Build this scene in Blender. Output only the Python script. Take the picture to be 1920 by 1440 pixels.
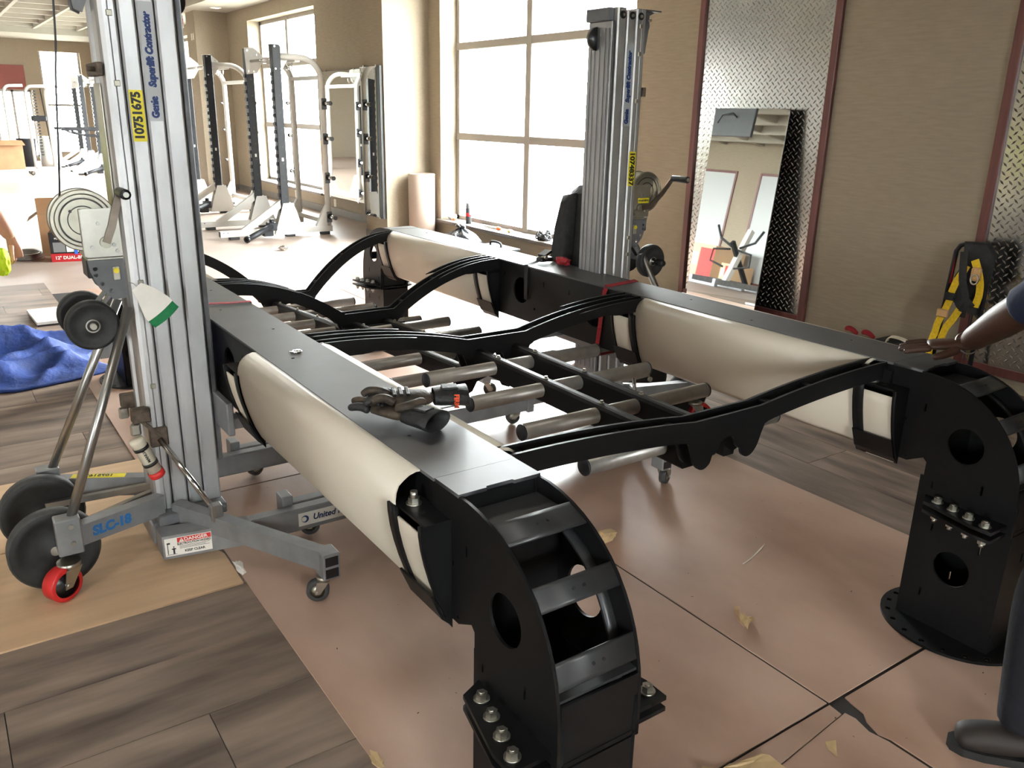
import bpy, bmesh, math, random
from mathutils import Vector, Matrix
R = math.radians
random.seed(7)
S = bpy.context.scene
C = S.collection
for o in list(bpy.data.objects):
    bpy.data.objects.remove(o)

# ---------------------------------------------------------------- camera, world, light, exposure
cam_d = bpy.data.cameras.new('camera')
cam = bpy.data.objects.new('camera', cam_d)
C.objects.link(cam)
_yaw, _pitch, _roll = 0.607579, -0.312741, 0.020186
_f = Vector((math.sin(_yaw)*math.cos(_pitch), math.cos(_yaw)*math.cos(_pitch), math.sin(_pitch)))
_r = Vector((math.cos(_yaw), -math.sin(_yaw), 0))
_u = _r.cross(_f)
_c, _s = math.cos(_roll), math.sin(_roll)
_r2 = _r*_c + _u*_s
_u2 = -_r*_s + _u*_c
cam.matrix_world = Matrix(((_r2.x, _u2.x, -_f.x, 0), (_r2.y, _u2.y, -_f.y, 0), (_r2.z, _u2.z, -_f.z, 1.54), (0, 0, 0, 1)))
cam_d.sensor_fit = 'HORIZONTAL'
cam_d.sensor_width = 36
cam_d.lens = 1566.07/1920*36
cam_d.clip_start = 0.05
cam_d.clip_end = 200
S.camera = cam

SKY = 84.0
LAMP = 9.0
w = bpy.data.worlds.new('overcast_sky')
S.world = w
w.use_nodes = True
wn = w.node_tree.nodes
wn['Background'].inputs[0].default_value = (0.96, 0.98, 1.0, 1)
wn['Background'].inputs[1].default_value = SKY

S.view_settings.view_transform = 'Standard'
S.view_settings.look = 'None'
S.view_settings.gamma = 1
S.view_settings.exposure = 0.0
try: S.view_settings.use_curve_mapping = False
except Exception: pass

def portal(cx, cy, cz, sx, sy, rot):
    # sky portal: only guides the sampling of the sky through this window
    l = bpy.data.lights.new('sky_portal', 'AREA')
    l.shape = 'RECTANGLE'; l.size = sx; l.size_y = sy
    l.cycles.is_portal = True
    o = bpy.data.objects.new('sky_portal', l)
    o.location = (cx, cy, cz); o.rotation_euler = rot
    C.objects.link(o)

# ---------------------------------------------------------------- object helpers
def tag(o, label=None, cat=None, group=None, kind=None):
    if label: o['label'] = label
    if cat: o['category'] = cat
    if group: o['group'] = group
    if kind: o['kind'] = kind
    return o

def thing(name, label, cat, loc=(0, 0, 0), rz=0, group=None, rot=None):
    o = bpy.data.objects.new(name, None)
    o.empty_display_size = 0.1
    C.objects.link(o)
    o.location = loc
    o.rotation_euler = rot if rot else (0, 0, rz)
    return tag(o, label, cat, group)

def copy_tree(o, parent=None):
    c = o.copy(); C.objects.link(c)
    if parent: c.parent = parent
    for ch in list(o.children): copy_tree(ch, c)
    return c

class MB:
    def __init__(s): s.v = []; s.f = []; s.sm = []
    def add(s, vs, fs, smooth=False):
        n = len(s.v); s.v += [tuple(v) for v in vs]
        s.f += [tuple(i+n for i in f) for f in fs]; s.sm += [smooth]*len(fs)
        return s
    def box(s, x0, x1, y0, y1, z0, z1):
        vs = [(x, y, z) for z in (z0, z1) for x, y in ((x0, y0), (x1, y0), (x1, y1), (x0, y1))]
        return s.add(vs, [(0, 3, 2, 1), (4, 5, 6, 7), (0, 1, 5, 4), (1, 2, 6, 5), (2, 3, 7, 6), (3, 0, 4, 7)])
    def bbox(s, x0, x1, y0, y1, z0, z1, b=.004):
        # box with chamfered edges (24 verts)
        vs = []; idx = {}
        X = (x0, x1); Y = (y0, y1); Z = (z0, z1)
        for i in (0, 1):
            for j in (0, 1):
                for k in (0, 1):
                    p = [X[i], Y[j], Z[k]]; d = [(b, -b)[i], (b, -b)[j], (b, -b)[k]]
                    for a in range(3):
                        q = list(p)
                        for e in range(3):
                            if e != a: q[e] += d[e]
                        idx[i, j, k, a] = len(vs); vs.append(q)
        fs = []
        for a in range(3):
            b1, b2 = [(1, 2), (2, 0), (0, 1)][a]
            for t in (0, 1):
                lp = []
                for (u, w_) in ((0, 0), (1, 0), (1, 1), (0, 1)):
                    c = [0, 0, 0]; c[a] = t; c[b1] = u; c[b2] = w_
                    lp.append(idx[c[0], c[1], c[2], a])
                fs.append(lp if t else lp[::-1])
        for a in range(3):
            b1, b2 = [(1, 2), (2, 0), (0, 1)][a]
            for u in (0, 1):
                for w_ in (0, 1):
                    c0 = [0, 0, 0]; c0[b1] = u; c0[b2] = w_; c1 = list(c0); c1[a] = 1
                    fs.append([idx[(*c0, b1)], idx[(*c1, b1)], idx[(*c1, b2)], idx[(*c0, b2)]])
        for i in (0, 1):
            for j in (0, 1):
                for k in (0, 1): fs.append([idx[i, j, k, a] for a in range(3)])
        return s.add(vs, fs)
    def bar(s, p0, p1, w, h, up=(0, 0, 1)):
        p0 = Vector(p0); p1 = Vector(p1); d = (p1-p0).normalized(); up = Vector(up)
        sx = d.cross(up)
        if sx.length < 1e-4: sx = d.cross(Vector((0, 1, 0)))
        sx.normalize(); sy = sx.cross(d)
        vs = []
        for p in (p0, p1):
            for a, b in ((-1, -1), (1, -1), (1, 1), (-1, 1)): vs.append(p+sx*a*w/2+sy*b*h/2)
        return s.add(vs, [(3, 2, 1, 0), (4, 5, 6, 7), (0, 1, 5, 4), (1, 2, 6, 5), (2, 3, 7, 6), (3, 0, 4, 7)])
    def cyl(s, p0, p1, r, n=16, r2=None, caps=True):
        p0 = Vector(p0); p1 = Vector(p1); d = (p1-p0).normalized()
        a = d.orthogonal().normalized(); b = d.cross(a)
        r2 = r if r2 is None else r2
        v = [p0+(a*math.cos(t)+b*math.sin(t))*r for t in [2*math.pi*i/n for i in range(n)]]
        v += [p1+(a*math.cos(t)+b*math.sin(t))*r2 for t in [2*math.pi*i/n for i in range(n)]]
        s.add(v, [(i, (i+1) % n, n+(i+1) % n, n+i) for i in range(n)], n > 6)
        if caps: s.add(v, [tuple(range(n))[::-1], tuple(range(n, 2*n))])
        return s
    def lathe(s, p0, axis, prof, n=24, smooth=True):
        # prof: list of (distance along axis, radius)
        p0 = Vector(p0); d = Vector(axis).normalized(); a = d.orthogonal().normalized(); b = d.cross(a)
        vs = []
        for h, r in prof:
            for i in range(n):
                t = 2*math.pi*i/n; vs.append(p0+d*h+(a*math.cos(t)+b*math.sin(t))*max(r, 1e-4))
        fs = [(k*n+i, k*n+(i+1) % n, (k+1)*n+(i+1) % n, (k+1)*n+i) for k in range(len(prof)-1) for i in range(n)]
        s.add(vs, fs, smooth)
        return s
    def tube(s, pts, r, n=10, closed=False, caps=True):
        pts = [Vector(p) for p in pts]; m = len(pts)
        rs = r if isinstance(r, (list, tuple)) else [r]*m
        prev = None; vs = []
        for i, p in enumerate(pts):
            if closed: t = (pts[(i+1) % m]-pts[i-1]).normalized()
            else: t = (pts[min(i+1, m-1)]-pts[max(i-1, 0)]).normalized()
            if prev is None: a = t.orthogonal().normalized()
            else:
                a = prev-t*prev.dot(t)
                a = a.normalized() if a.length > 1e-5 else t.orthogonal().normalized()
            prev = a; b = t.cross(a)
            for k in range(n):
                an = 2*math.pi*k/n; vs.append(p+(a*math.cos(an)+b*math.sin(an))*rs[i])
        fs = []
        for i in range(m if closed else m-1):
            j = (i+1) % m
            for k in range(n): fs.append((i*n+k, i*n+(k+1) % n, j*n+(k+1) % n, j*n+k))
        s.add(vs, fs, True)
        if caps and not closed: s.add(vs, [tuple(range(n))[::-1], tuple((m-1)*n+k for k in range(n))])
        return s
    def strip(s, pts, w, t, side=(0, 0, 1)):
        # flat strap along a path: width w along 'side', thickness t
        pts = [Vector(p) for p in pts]; side = Vector(side); vs = []
        for i, p in enumerate(pts):
            d = (pts[min(i+1, len(pts)-1)]-pts[max(i-1, 0)]).normalized()
            sd = (side-d*side.dot(d)); sd = sd.normalized() if sd.length > 1e-4 else d.orthogonal().normalized()
            nn = d.cross(sd)
            for a, b in ((-1, -1), (1, -1), (1, 1), (-1, 1)): vs.append(p+sd*a*w/2+nn*b*t/2)
        fs = []
        for i in range(len(pts)-1):
            for k in range(4): fs.append((i*4+k, i*4+(k+1) % 4, i*4+4+(k+1) % 4, i*4+4+k))
        e = (len(pts)-1)*4
        return s.add(vs, fs+[(3, 2, 1, 0), (e, e+1, e+2, e+3)])
    def sweep(s, prof, axis, a0, a1, smooth=True, caps=True):
        # closed 2D profile extruded along 'axis'; profile pairs are the other two axes in order
        vs = []
        for a in (a0, a1):
            for u, v in prof: vs.append({'x': (a, u, v), 'y': (u, a, v), 'z': (u, v, a)}[axis])
        n = len(prof)
        s.add(vs, [(i, (i+1) % n, n+(i+1) % n, n+i) for i in range(n)], smooth)
        if caps: s.add(vs, [tuple(range(n))[::-1], tuple(range(n, 2*n))])
        return s
    def sphere(s, c, r, nu=12, nv=8, sc=(1, 1, 1)):
        c = Vector(c); vs = []
        for j in range(nv+1):
            th = math.pi*j/nv
            for i in range(nu):
                ph = 2*math.pi*i/nu
                vs.append((c.x+r*sc[0]*math.sin(th)*math.cos(ph), c.y+r*sc[1]*math.sin(th)*math.sin(ph), c.z+r*sc[2]*math.cos(th)))
        fs = [(j*nu+i, (j+1)*nu+i, (j+1)*nu+(i+1) % nu, j*nu+(i+1) % nu) for j in range(nv) for i in range(nu)]
        return s.add(vs, fs, True)
    def mesh(s, name):
        me = bpy.data.meshes.new(name)
        me.from_pydata(s.v, [], s.f)
        me.polygons.foreach_set('use_smooth', s.sm)
        bm = bmesh.new(); bm.from_mesh(me)
        bmesh.ops.remove_doubles(bm, verts=bm.verts, dist=1e-6)
        bmesh.ops.recalc_face_normals(bm, faces=bm.faces)
        bm.to_mesh(me); bm.free(); me.update()
        return me
    def build(s, name, m, parent=None, **kw):
        return put(name, s.mesh(name), m, parent, **kw)

def put(name, me, m, parent=None, label=None, cat=None, group=None, kind=None, loc=None):
    o = bpy.data.objects.new(name, me); C.objects.link(o)
    if m is not None:
        me.materials.clear(); me.materials.append(m)
    if parent: o.parent = parent
    if loc: o.location = loc
    return tag(o, label, cat, group, kind)

def to_local(o, parent):
    # geometry was given in world coordinates: keep it there under a parent that is only translated/rotated
    mw = parent_matrix(parent)
    o.matrix_parent_inverse = mw.inverted()
def parent_matrix(p):
    m = Matrix.Translation(p.location) @ p.rotation_euler.to_matrix().to_4x4()
    return (parent_matrix(p.parent) @ m) if p.parent else m

_DG = None
def curve_mesh(name, splines, th, bevel=0):
    # 2D outlines (first is the outside, the rest are holes) -> solid plate in XY centred on z=0
    cu = bpy.data.curves.new(name, 'CURVE'); cu.dimensions = '2D'; cu.fill_mode = 'BOTH'
    cu.extrude = th/2-bevel; cu.bevel_depth = bevel; cu.bevel_resolution = 0
    for pts in splines:
        sp = cu.splines.new('POLY'); sp.points.add(len(pts)-1); sp.use_cyclic_u = True
        for q, p in zip(sp.points, pts): q.co = (p[0], p[1], 0, 1)
    ob = bpy.data.objects.new(name, cu); C.objects.link(ob)
    dg = bpy.context.evaluated_depsgraph_get()
    me = bpy.data.meshes.new_from_object(ob.evaluated_get(dg))
    bpy.data.objects.remove(ob); bpy.data.curves.remove(cu)
    me.name = name
    return me

PLANE = {'xz': Matrix(((1, 0, 0, 0), (0, 0, -1, 0), (0, 1, 0, 0), (0, 0, 0, 1))),   # (u,v)->(x,-,z) normal -y
         'yz': Matrix(((0, 0, 1, 0), (1, 0, 0, 0), (0, 1, 0, 0), (0, 0, 0, 1))),    # (u,v)->(-,y,z) normal +x
         'xy': Matrix.Identity(4)}
def plate(name, m, parent, plane, at, th, outline, holes=(), **kw):
    me = curve_mesh(name, [outline]+list(holes), th)
    M = PLANE[plane].copy()
    off = {'xz': (0, at, 0), 'yz': (at, 0, 0), 'xy': (0, 0, at)}[plane]
    me.transform(Matrix.Translation(off) @ M)
    me.update()
    return put(name, me, m, parent, **kw)

def circ(u, v, r, n=20, rv=None, a=0):
    rv = rv or r
    return [(u+r*math.cos(t)*math.cos(a)-rv*math.sin(t)*math.sin(a), v+r*math.cos(t)*math.sin(a)+rv*math.sin(t)*math.cos(a)) for t in [2*math.pi*i/n for i in range(n)]]
def rect(u0, u1, v0, v1): return [(u0, v0), (u1, v0), (u1, v1), (u0, v1)]
def rrect(u0, u1, v0, v1, r, n=4):
    o = []
    for cu, cv, a0 in ((u1-r, v1-r, 0), (u0+r, v1-r, 90), (u0+r, v0+r, 180), (u1-r, v0+r, 270)):
        for i in range(n+1):
            t = R(a0+90*i/n); o.append((cu+r*math.cos(t), cv+r*math.sin(t)))
    return o
def spline(pts, n=8):
    # Catmull-Rom through 2D/3D points
    out = []; P = [Vector(p) for p in pts]
    for i in range(len(P)-1):
        p0 = P[max(i-1, 0)]; p1 = P[i]; p2 = P[i+1]; p3 = P[min(i+2, len(P)-1)]
        for k in range(n):
            t = k/n
            out.append(0.5*((2*p1)+(p2-p0)*t+(2*p0-5*p1+4*p2-p3)*t*t+(3*p1-p0-3*p2+p3)*t**3))
    out.append(P[-1])
    return out

_fonts = {}
def text(name, body, size, m, parent, M, sx=1.0, shear=0.0, bold=0.0, extrude=0.0004, align='CENTER', **kw):
    cu = bpy.data.curves.new(name, 'FONT'); cu.body = body; cu.size = size
    cu.align_x = align; cu.align_y = 'CENTER'; cu.shear = shear; cu.offset = bold; cu.extrude = extrude
    cu.resolution_u = 3; cu.space_line = 1.0
    ob = bpy.data.objects.new(name, cu); C.objects.link(ob)
    dg = bpy.context.evaluated_depsgraph_get()
    me = bpy.data.meshes.new_from_object(ob.evaluated_get(dg))
    bpy.data.objects.remove(ob); bpy.data.curves.remove(cu)
    me.name = name
    me.transform(M @ Matrix.Diagonal((sx, 1, 1, 1)))
    return put(name, me, m, parent, **kw)
def frame_m(o, right, up):
    r = Vector(right).normalized(); u = Vector(up); u = (u-r*u.dot(r)).normalized(); n = r.cross(u)
    return Matrix(((r.x, u.x, n.x, o[0]), (r.y, u.y, n.y, o[1]), (r.z, u.z, n.z, o[2]), (0, 0, 0, 1)))

# ---------------------------------------------------------------- materials
def srgb(r, g, b):
    f = lambda c: c/12.92 if c <= .04045 else ((c+.055)/1.055)**2.4
    return (f(r/255), f(g/255), f(b/255), 1)
def mat(name, col, rough=.5, metal=0.0, noise=0.0, scale=8.0, stretch=(1, 1, 1), bump=0.0, bscale=None, spec=.5, coord='Object', col2=None, rnd=0.0, detail=4, sheen=0.0, coat=0.0, trans=0.0, rvar=0.0):
    m = bpy.data.materials.new(name); m.use_nodes = True
    nt = m.node_tree; b = nt.nodes['Principled BSDF']
    b.inputs['Base Color'].default_value = col
    b.inputs['Roughness'].default_value = rough
    b.inputs['Metallic'].default_value = metal
    b.inputs['Specular IOR Level'].default_value = spec
    if sheen: b.inputs['Sheen Weight'].default_value = sheen
    if coat: b.inputs['Coat Weight'].default_value = coat
    if trans: b.inputs['Transmission Weight'].default_value = trans
    if noise or bump or rnd or rvar:
        tc = nt.nodes.new('ShaderNodeTexCoord'); mp = nt.nodes.new('ShaderNodeMapping')
        mp.inputs['Scale'].default_value = stretch
        if rnd:
            oi = nt.nodes.new('ShaderNodeObjectInfo'); vm = nt.nodes.new('ShaderNodeVectorMath'); vm.operation = 'MULTIPLY_ADD'
            cb = nt.nodes.new('ShaderNodeCombineXYZ')
            nt.links.new(oi.outputs['Random'], cb.inputs[0]); nt.links.new(oi.outputs['Random'], cb.inputs[1])
            vm.inputs[1].default_value = (37, 53, 11)
            nt.links.new(cb.outputs[0], vm.inputs[0]); nt.links.new(tc.outputs[coord], vm.inputs[2])
            nt.links.new(vm.outputs[0], mp.inputs[0])
        else: nt.links.new(tc.outputs[coord], mp.inputs[0])
        nz = nt.nodes.new('ShaderNodeTexNoise'); nz.inputs['Scale'].default_value = scale; nz.inputs['Detail'].default_value = detail
        nt.links.new(mp.outputs[0], nz.inputs['Vector'])
        if noise or rnd:
            rp = nt.nodes.new('ShaderNodeValToRGB')
            c2 = col2 or tuple(min(1, c*(1-noise)) for c in col[:3])+(1,)
            c1 = col if col2 else tuple(min(1, c*(1+noise)) for c in col[:3])+(1,)
            rp.color_ramp.elements[0].position = .3; rp.color_ramp.elements[0].color = c2
            rp.color_ramp.elements[1].position = .7; rp.color_ramp.elements[1].color = c1
            nt.links.new(nz.outputs[0], rp.inputs[0])
            out = rp.outputs[0]
            if rnd:
                hs = nt.nodes.new('ShaderNodeHueSaturation')
                ma = nt.nodes.new('ShaderNodeMapRange'); ma.inputs[3].default_value = 1-rnd; ma.inputs[4].default_value = 1+rnd
                nt.links.new(oi.outputs['Random'], ma.inputs[0]); nt.links.new(ma.outputs[0], hs.inputs['Value'])
                nt.links.new(out, hs.inputs['Color']); out = hs.outputs[0]
            nt.links.new(out, b.inputs['Base Color'])
        if rvar:
            mr = nt.nodes.new('ShaderNodeMapRange'); mr.inputs[1].default_value = .3; mr.inputs[2].default_value = .7
            mr.inputs[3].default_value = max(.02, rough-rvar); mr.inputs[4].default_value = min(1, rough+rvar)
            nt.links.new(nz.outputs[0], mr.inputs[0]); nt.links.new(mr.outputs[0], b.inputs['Roughness'])
        if bump:
            n2 = nz
            if bscale:
                n2 = nt.nodes.new('ShaderNodeTexNoise'); n2.inputs['Scale'].default_value = bscale; n2.inputs['Detail'].default_value = 3
                nt.links.new(mp.outputs[0], n2.inputs['Vector'])
            bp = nt.nodes.new('ShaderNodeBump'); bp.inputs['Strength'].default_value = bump; bp.inputs['Distance'].default_value = .01
            nt.links.new(n2.outputs[0], bp.inputs['Height']); nt.links.new(bp.outputs[0], b.inputs['Normal'])
    return m

M = {}
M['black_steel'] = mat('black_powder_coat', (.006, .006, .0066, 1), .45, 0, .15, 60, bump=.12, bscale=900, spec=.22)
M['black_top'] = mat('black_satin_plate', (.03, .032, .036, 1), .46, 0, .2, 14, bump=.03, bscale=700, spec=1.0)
M['cover_white'] = mat('cream_white_shell', srgb(204, 194, 178), .42, 0, .03, 3, spec=.5)
M['alu'] = mat('brushed_aluminium', (.60, .60, .605, 1), .5, 1, .16, 7, stretch=(1, 1, .45), detail=8)
M['alu_dull'] = mat('dull_aluminium', (.36, .36, .37, 1), .5, 1, .15, 7, stretch=(1, 1, .4))
M['alu_rail'] = mat('bright_aluminium', (.78, .78, .79, 1), .2, 1, .1, 6, stretch=(6, 6, .3), rvar=.08)
M['rod_silver'] = mat('silver_painted_tube', (.33, .31, .285, 1), .38, .55, .1, 30, spec=.5)
M['zinc'] = mat('zinc_plated_steel', (.56, .545, .49, 1), .36, 1, .08, 20)
M['zinc_yellow'] = mat('yellowed_zinc', (.44, .42, .35, 1), .42, 1, .15, 14)
M['chrome'] = mat('chrome', (.75, .75, .76, 1), .12, 1)
M['grey_paint'] = mat('grey_painted_steel', (.115, .118, .125, 1), .4, 0, .18, 14, spec=.5)
M['grey_paint_light'] = mat('light_grey_painted_steel', (.25, .255, .265, 1), .38, .35, .15, 14)
M['galv'] = mat('galvanised_tube', (.46, .455, .44, 1), .36, 1, .15, 12)
M['rust'] = mat('rusty_bracket', (.10, .075, .055, 1), .6, .4, .5, 40)
M['rubber'] = mat('black_rubber', (.013, .013, .013, 1), .6, 0, .3, 40, bump=.1, bscale=200)
M['tyre_grey'] = mat('dusty_tyre', (.045, .045, .045, 1), .65, 0, .3, 30)
M['black_plastic'] = mat('black_plastic', (.011, .011, .012, 1), .35)
M['dark_grey'] = mat('dark_grey_paint', (.028, .029, .031, 1), .4, 0, .1, 20)
M['red_wheel'] = mat('red_polyurethane', srgb(196, 38, 38), .42, 0, .12, 25)
M['red_strap'] = mat('red_webbing', srgb(150, 26, 36), .8, 0, .25, 90, stretch=(1, 1, 1), bump=.2, bscale=400)
M['red_plain'] = mat('red_plastic', srgb(206, 46, 42), .45)
M['dark_red'] = mat('dark_red_print', srgb(176, 30, 36), .5)
M['maroon_wood'] = mat('maroon_wood_trim', srgb(96, 52, 48), .42, 0, .25, 4, stretch=(9, 9, .8), bump=.1)
M['maroon_wall'] = mat('maroon_paint', srgb(112, 52, 44), .6, 0, .05, 3)
M['wall_cloth'] = mat('tan_woven_wallcovering', srgb(146, 134, 117), .9, 0, .07, 60, stretch=(1, .12, 1), bump=.25, bscale=420, spec=.2, detail=6)
M['baseboard'] = mat('grey_rubber_base', srgb(110, 104, 98), .55, 0, .1, 8)
M['sill_stone'] = mat('grey_sill', srgb(92, 86, 80), .35, 0, .2, 40)
M['white_paint'] = mat('white_paint', srgb(236, 232, 224), .5, 0, .03, 3)
M['ceiling'] = mat('cream_ceiling_paint', srgb(166, 161, 150), .8, 0, .04, 2)
M['ceiling_dark'] = mat('grey_plenum', srgb(150, 142, 128), .9, 0, .1, 2)
M['hardboard'] = mat('brown_hardboard', srgb(200, 170, 152), .32, 0, .2, 1.6, stretch=(1.3, .7, 1), bump=.05, bscale=160, rnd=.06, detail=7, rvar=.02, spec=.5, coord='Object', col2=srgb(160, 128, 110))
M['hardboard_edge'] = mat('hardboard_edge', srgb(90, 66, 50), .8)
M['cardboard'] = mat('corrugated_cardboard', srgb(204, 172, 138), .75, 0, .1, 1.4, stretch=(1, 12, 1), bump=.12, bscale=30, rnd=.04)
M['cardboard_dark'] = mat('brown_cardboard', srgb(134, 98, 66), .8, 0, .1, 6, bump=.05)
M['kraft'] = mat('kraft_paper', srgb(156, 138, 126), .45, 0, .08, 2.5, bump=.06, bscale=7, detail=6)
M['plank_x'] = mat('grey_brown_vinyl_x', srgb(160, 142, 127), .5, 0, .3, 2.6, stretch=(.6, 3.4, 1), bump=.03, bscale=40, rnd=.16, detail=9, rvar=.08, col2=srgb(86, 75, 70), spec=.12)
M['plank_y'] = mat('grey_brown_vinyl_y', srgb(160, 142, 127), .5, 0, .3, 2.6, stretch=(3.4, .6, 1), bump=.03, bscale=40, rnd=.16, detail=9, rvar=.08, col2=srgb(86, 75, 70), spec=.12)
M['subfloor'] = mat('dark_floor_joint', srgb(38, 32, 29), .8)
M['mirror'] = mat('mirror_silver', (.86, .88, .87, 1), .015, 1)
M['mirror_edge'] = mat('mirror_glass_edge', (.05, .09, .085, 1), .15)
M['mirror_back'] = mat('black_mirror_backing', (.012, .011, .011, 1), .6)
M['diamond'] = mat('diamond_plate_metal', (.52, .52, .51, 1), .2, 1, .06, 2, bump=.10, bscale=2.3)
M['rack_white'] = mat('white_rack_paint', srgb(206, 203, 196), .4, 0, .03, 6)
M['rack_black'] = mat('black_rack_upright', (.014, .0145, .017, 1), .5, 0, .1, 20, spec=.3)
M['paper_white'] = mat('white_paper', srgb(226, 222, 214), .8, 0, .05, 20)
M['green_ink'] = mat('green_print', srgb(24, 120, 72), .7, 0, .15, 60)
M['blue_ink'] = mat('blue_print', srgb(20, 48, 104), .5)
M['blue_ink2'] = mat('light_blue_print', srgb(40, 110, 180), .5)
M['black_ink'] = mat('black_print', (.012, .012, .012, 1), .5)
M['yellow'] = mat('yellow_sticker', srgb(226, 208, 44), .45, 0, .05, 30)
M['yellow_web'] = mat('yellow_webbing', srgb(222, 184, 24), .7, 0, .15, 60)
M['tan_web'] = mat('tan_leather_pad', srgb(200, 160, 110), .6)
M['blue_blanket'] = mat('quilted_blue_fabric', srgb(30, 58, 124), .7, 0, .3, 10, bump=.6, bscale=26)
M['blue_tape'] = mat('blue_tape', srgb(48, 104, 206), .6)
M['tube_ivory'] = mat('ivory_plastic', srgb(214, 206, 186), .5, 0, .1, 20)
M['glove_black'] = mat('black_glove_fabric', (.013, .013, .014, 1), .6, 0, .4, 60, bump=.3, bscale=120)
M['glove_brown'] = mat('brown_glove_leather', (.046, .032, .021, 1), .65, 0, .8, 26, bump=.3, bscale=90)
M['orange_ink'] = mat('orange_print', srgb(222, 74, 30), .6)
M['skin_dark'] = mat('dark_brown_skin', srgb(74, 50, 39), .45, 0, .15, 14, bump=.06, bscale=120)
M['skin_light'] = mat('tanned_skin', srgb(196, 146, 122), .5, 0, .1, 14)
M['navy_shirt'] = mat('navy_cotton', srgb(22, 32, 56), .85, 0, .15, 30, bump=.2, bscale=60)
M['jeans'] = mat('dark_blue_denim', srgb(17, 18, 28), .9, 0, .35, 20, bump=.25, bscale=50)
M['shoe'] = mat('brown_leather_boot', srgb(40, 33, 29), .65, 0, .2, 30)
M['hivis'] = mat('fluorescent_yellow_fabric', srgb(206, 236, 30), .7, 0, .06, 30)
M['hair'] = mat('black_hair', (.01, .009, .008, 1), .7)
M['eye_white'] = mat('eye_white', (.7, .7, .68, 1), .3)
M['bag_black'] = mat('black_bag_plastic', (.012, .013, .016, 1), .22, 0, .3, 12, bump=.7, bscale=22)
M['canvas_black'] = mat('black_canvas', (.014, .014, .015, 1), .75, 0, .3, 30, bump=.3, bscale=60)
M['orange_plastic'] = mat('orange_plastic', srgb(236, 110, 56), .45)
M['scrap'] = mat('torn_cardboard_scrap', srgb(196, 168, 126), .8, 0, .12, 30)
M['window_frame'] = mat('white_window_frame', srgb(150, 144, 136), .5, 0, .02, 6)
M['ext_ground'] = mat('pale_concrete_outside', srgb(150, 150, 142), .9, 0, .1, .5)
M['leaf'] = mat('hedge_leaves', srgb(78, 112, 48), .7, 0, .4, 6, bump=.4)
M['plug_dark'] = mat('dark_navy_cap', (.012, .014, .02, 1), .4)
M['exit_red'] = mat('red_sign_letters', srgb(190, 40, 40), .5)
M['crank_steel'] = mat('tarnished_crank_steel', (.24, .20, .165, 1), .42, 1, .2, 20)
M['steel_worn'] = mat('worn_steel_plate', (.13, .13, .135, 1), .42, .6, .3, 12)
M['panel_metal'] = mat('dull_metal_panel', (.42, .43, .42, 1), .5, .0)
M['sticker_silver'] = mat('silver_sticker', srgb(176, 178, 180), .5, .2)
M['grey_card'] = mat('grey_board', srgb(120, 120, 120), .6)

M['lamp'] = bpy.data.materials.new('lamp_diffuser'); M['lamp'].use_nodes = True
M['lamp'].node_tree.nodes['Principled BSDF'].inputs['Emission Color'].default_value = (1, .95, .87, 1)
M['lamp'].node_tree.nodes['Principled BSDF'].inputs['Emission Strength'].default_value = LAMP

def glass():
    m = bpy.data.materials.new('clear_window_glass'); m.use_nodes = True
    nt = m.node_tree; nt.nodes.clear()
    out = nt.nodes.new('ShaderNodeOutputMaterial'); mix = nt.nodes.new('ShaderNodeMixShader')
    t = nt.nodes.new('ShaderNodeBsdfTransparent'); g = nt.nodes.new('ShaderNodeBsdfGlossy')
    t.inputs[0].default_value = (.95, .97, .96, 1); g.inputs['Roughness'].default_value = .01
    lw = nt.nodes.new('ShaderNodeLayerWeight'); pw = nt.nodes.new('ShaderNodeMath'); pw.operation = 'POWER'; pw.inputs[1].default_value = 5
    ml = nt.nodes.new('ShaderNodeMath'); ml.operation = 'MULTIPLY_ADD'; ml.inputs[1].default_value = .9; ml.inputs[2].default_value = .04
    nt.links.new(lw.outputs['Facing'], pw.inputs[0]); nt.links.new(pw.outputs[0], ml.inputs[0])
    nt.links.new(ml.outputs[0], mix.inputs[0]); nt.links.new(t.outputs[0], mix.inputs[1]); nt.links.new(g.outputs[0], mix.inputs[2])
    nt.links.new(mix.outputs[0], out.inputs[0])
    return m
M['glass'] = glass()
S.cycles.use_denoising = True
S.cycles.max_bounces = 10
S.cycles.diffuse_bounces = 5
S.cycles.sample_clamp_indirect = 12
# ================================================================ THE ROOM
XW = 5.2          # inner face of the window wall
XL = -6.5         # inner face of the opposite wall
YB, YE = -4.0, 28.0
ZC = 3.45
def structure(name, mb, m, parent=None): return tag(mb.build(name, m, parent), kind='structure')

fl = structure('floor', MB().box(XL-.3, XW+.3, YB-.3, YE+.3, -.12, -.006), M['subfloor'])
def planks(x0, x1, y0, y1, along, pitch, length, holes=()):
    random.seed(int(x0*100+y0*10))
    cache = {}
    n = int(math.ceil(((y1-y0) if along == 'x' else (x1-x0))/pitch-1e-6))
    for i in range(n):
        off = (i*0.37*length) % length
        a = (x0 if along == 'x' else y0)-off; end = x1 if along == 'x' else y1
        while a < end-1e-3:
            b = min(a+length, end); a0 = max(a, x0 if along == 'x' else y0)
            if b-a0 > .02:
                L = round(b-a0, 3); g = .0012; key = (along, L)
                if key not in cache:
                    if along == 'x': cache[key] = MB().bbox(g, L-g, g, pitch-g, -.006, 0, .0008).mesh('plank')
                    else: cache[key] = MB().bbox(g, pitch-g, g, L-g, -.006, 0, .0008).mesh('plank')
                o = put('plank', cache[key], M['plank_x' if along == 'x' else 'plank_y'], fl)
                o.location = (a0, y0+i*pitch, 0) if along == 'x' else (x0+i*pitch, a0, 0)
            a += length
planks(-1.9, .76, .77, 8.57, 'x', .30, 1.22)
planks(2.93, 5.03, .2, 8.56, 'y', .30, 1.22)
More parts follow.
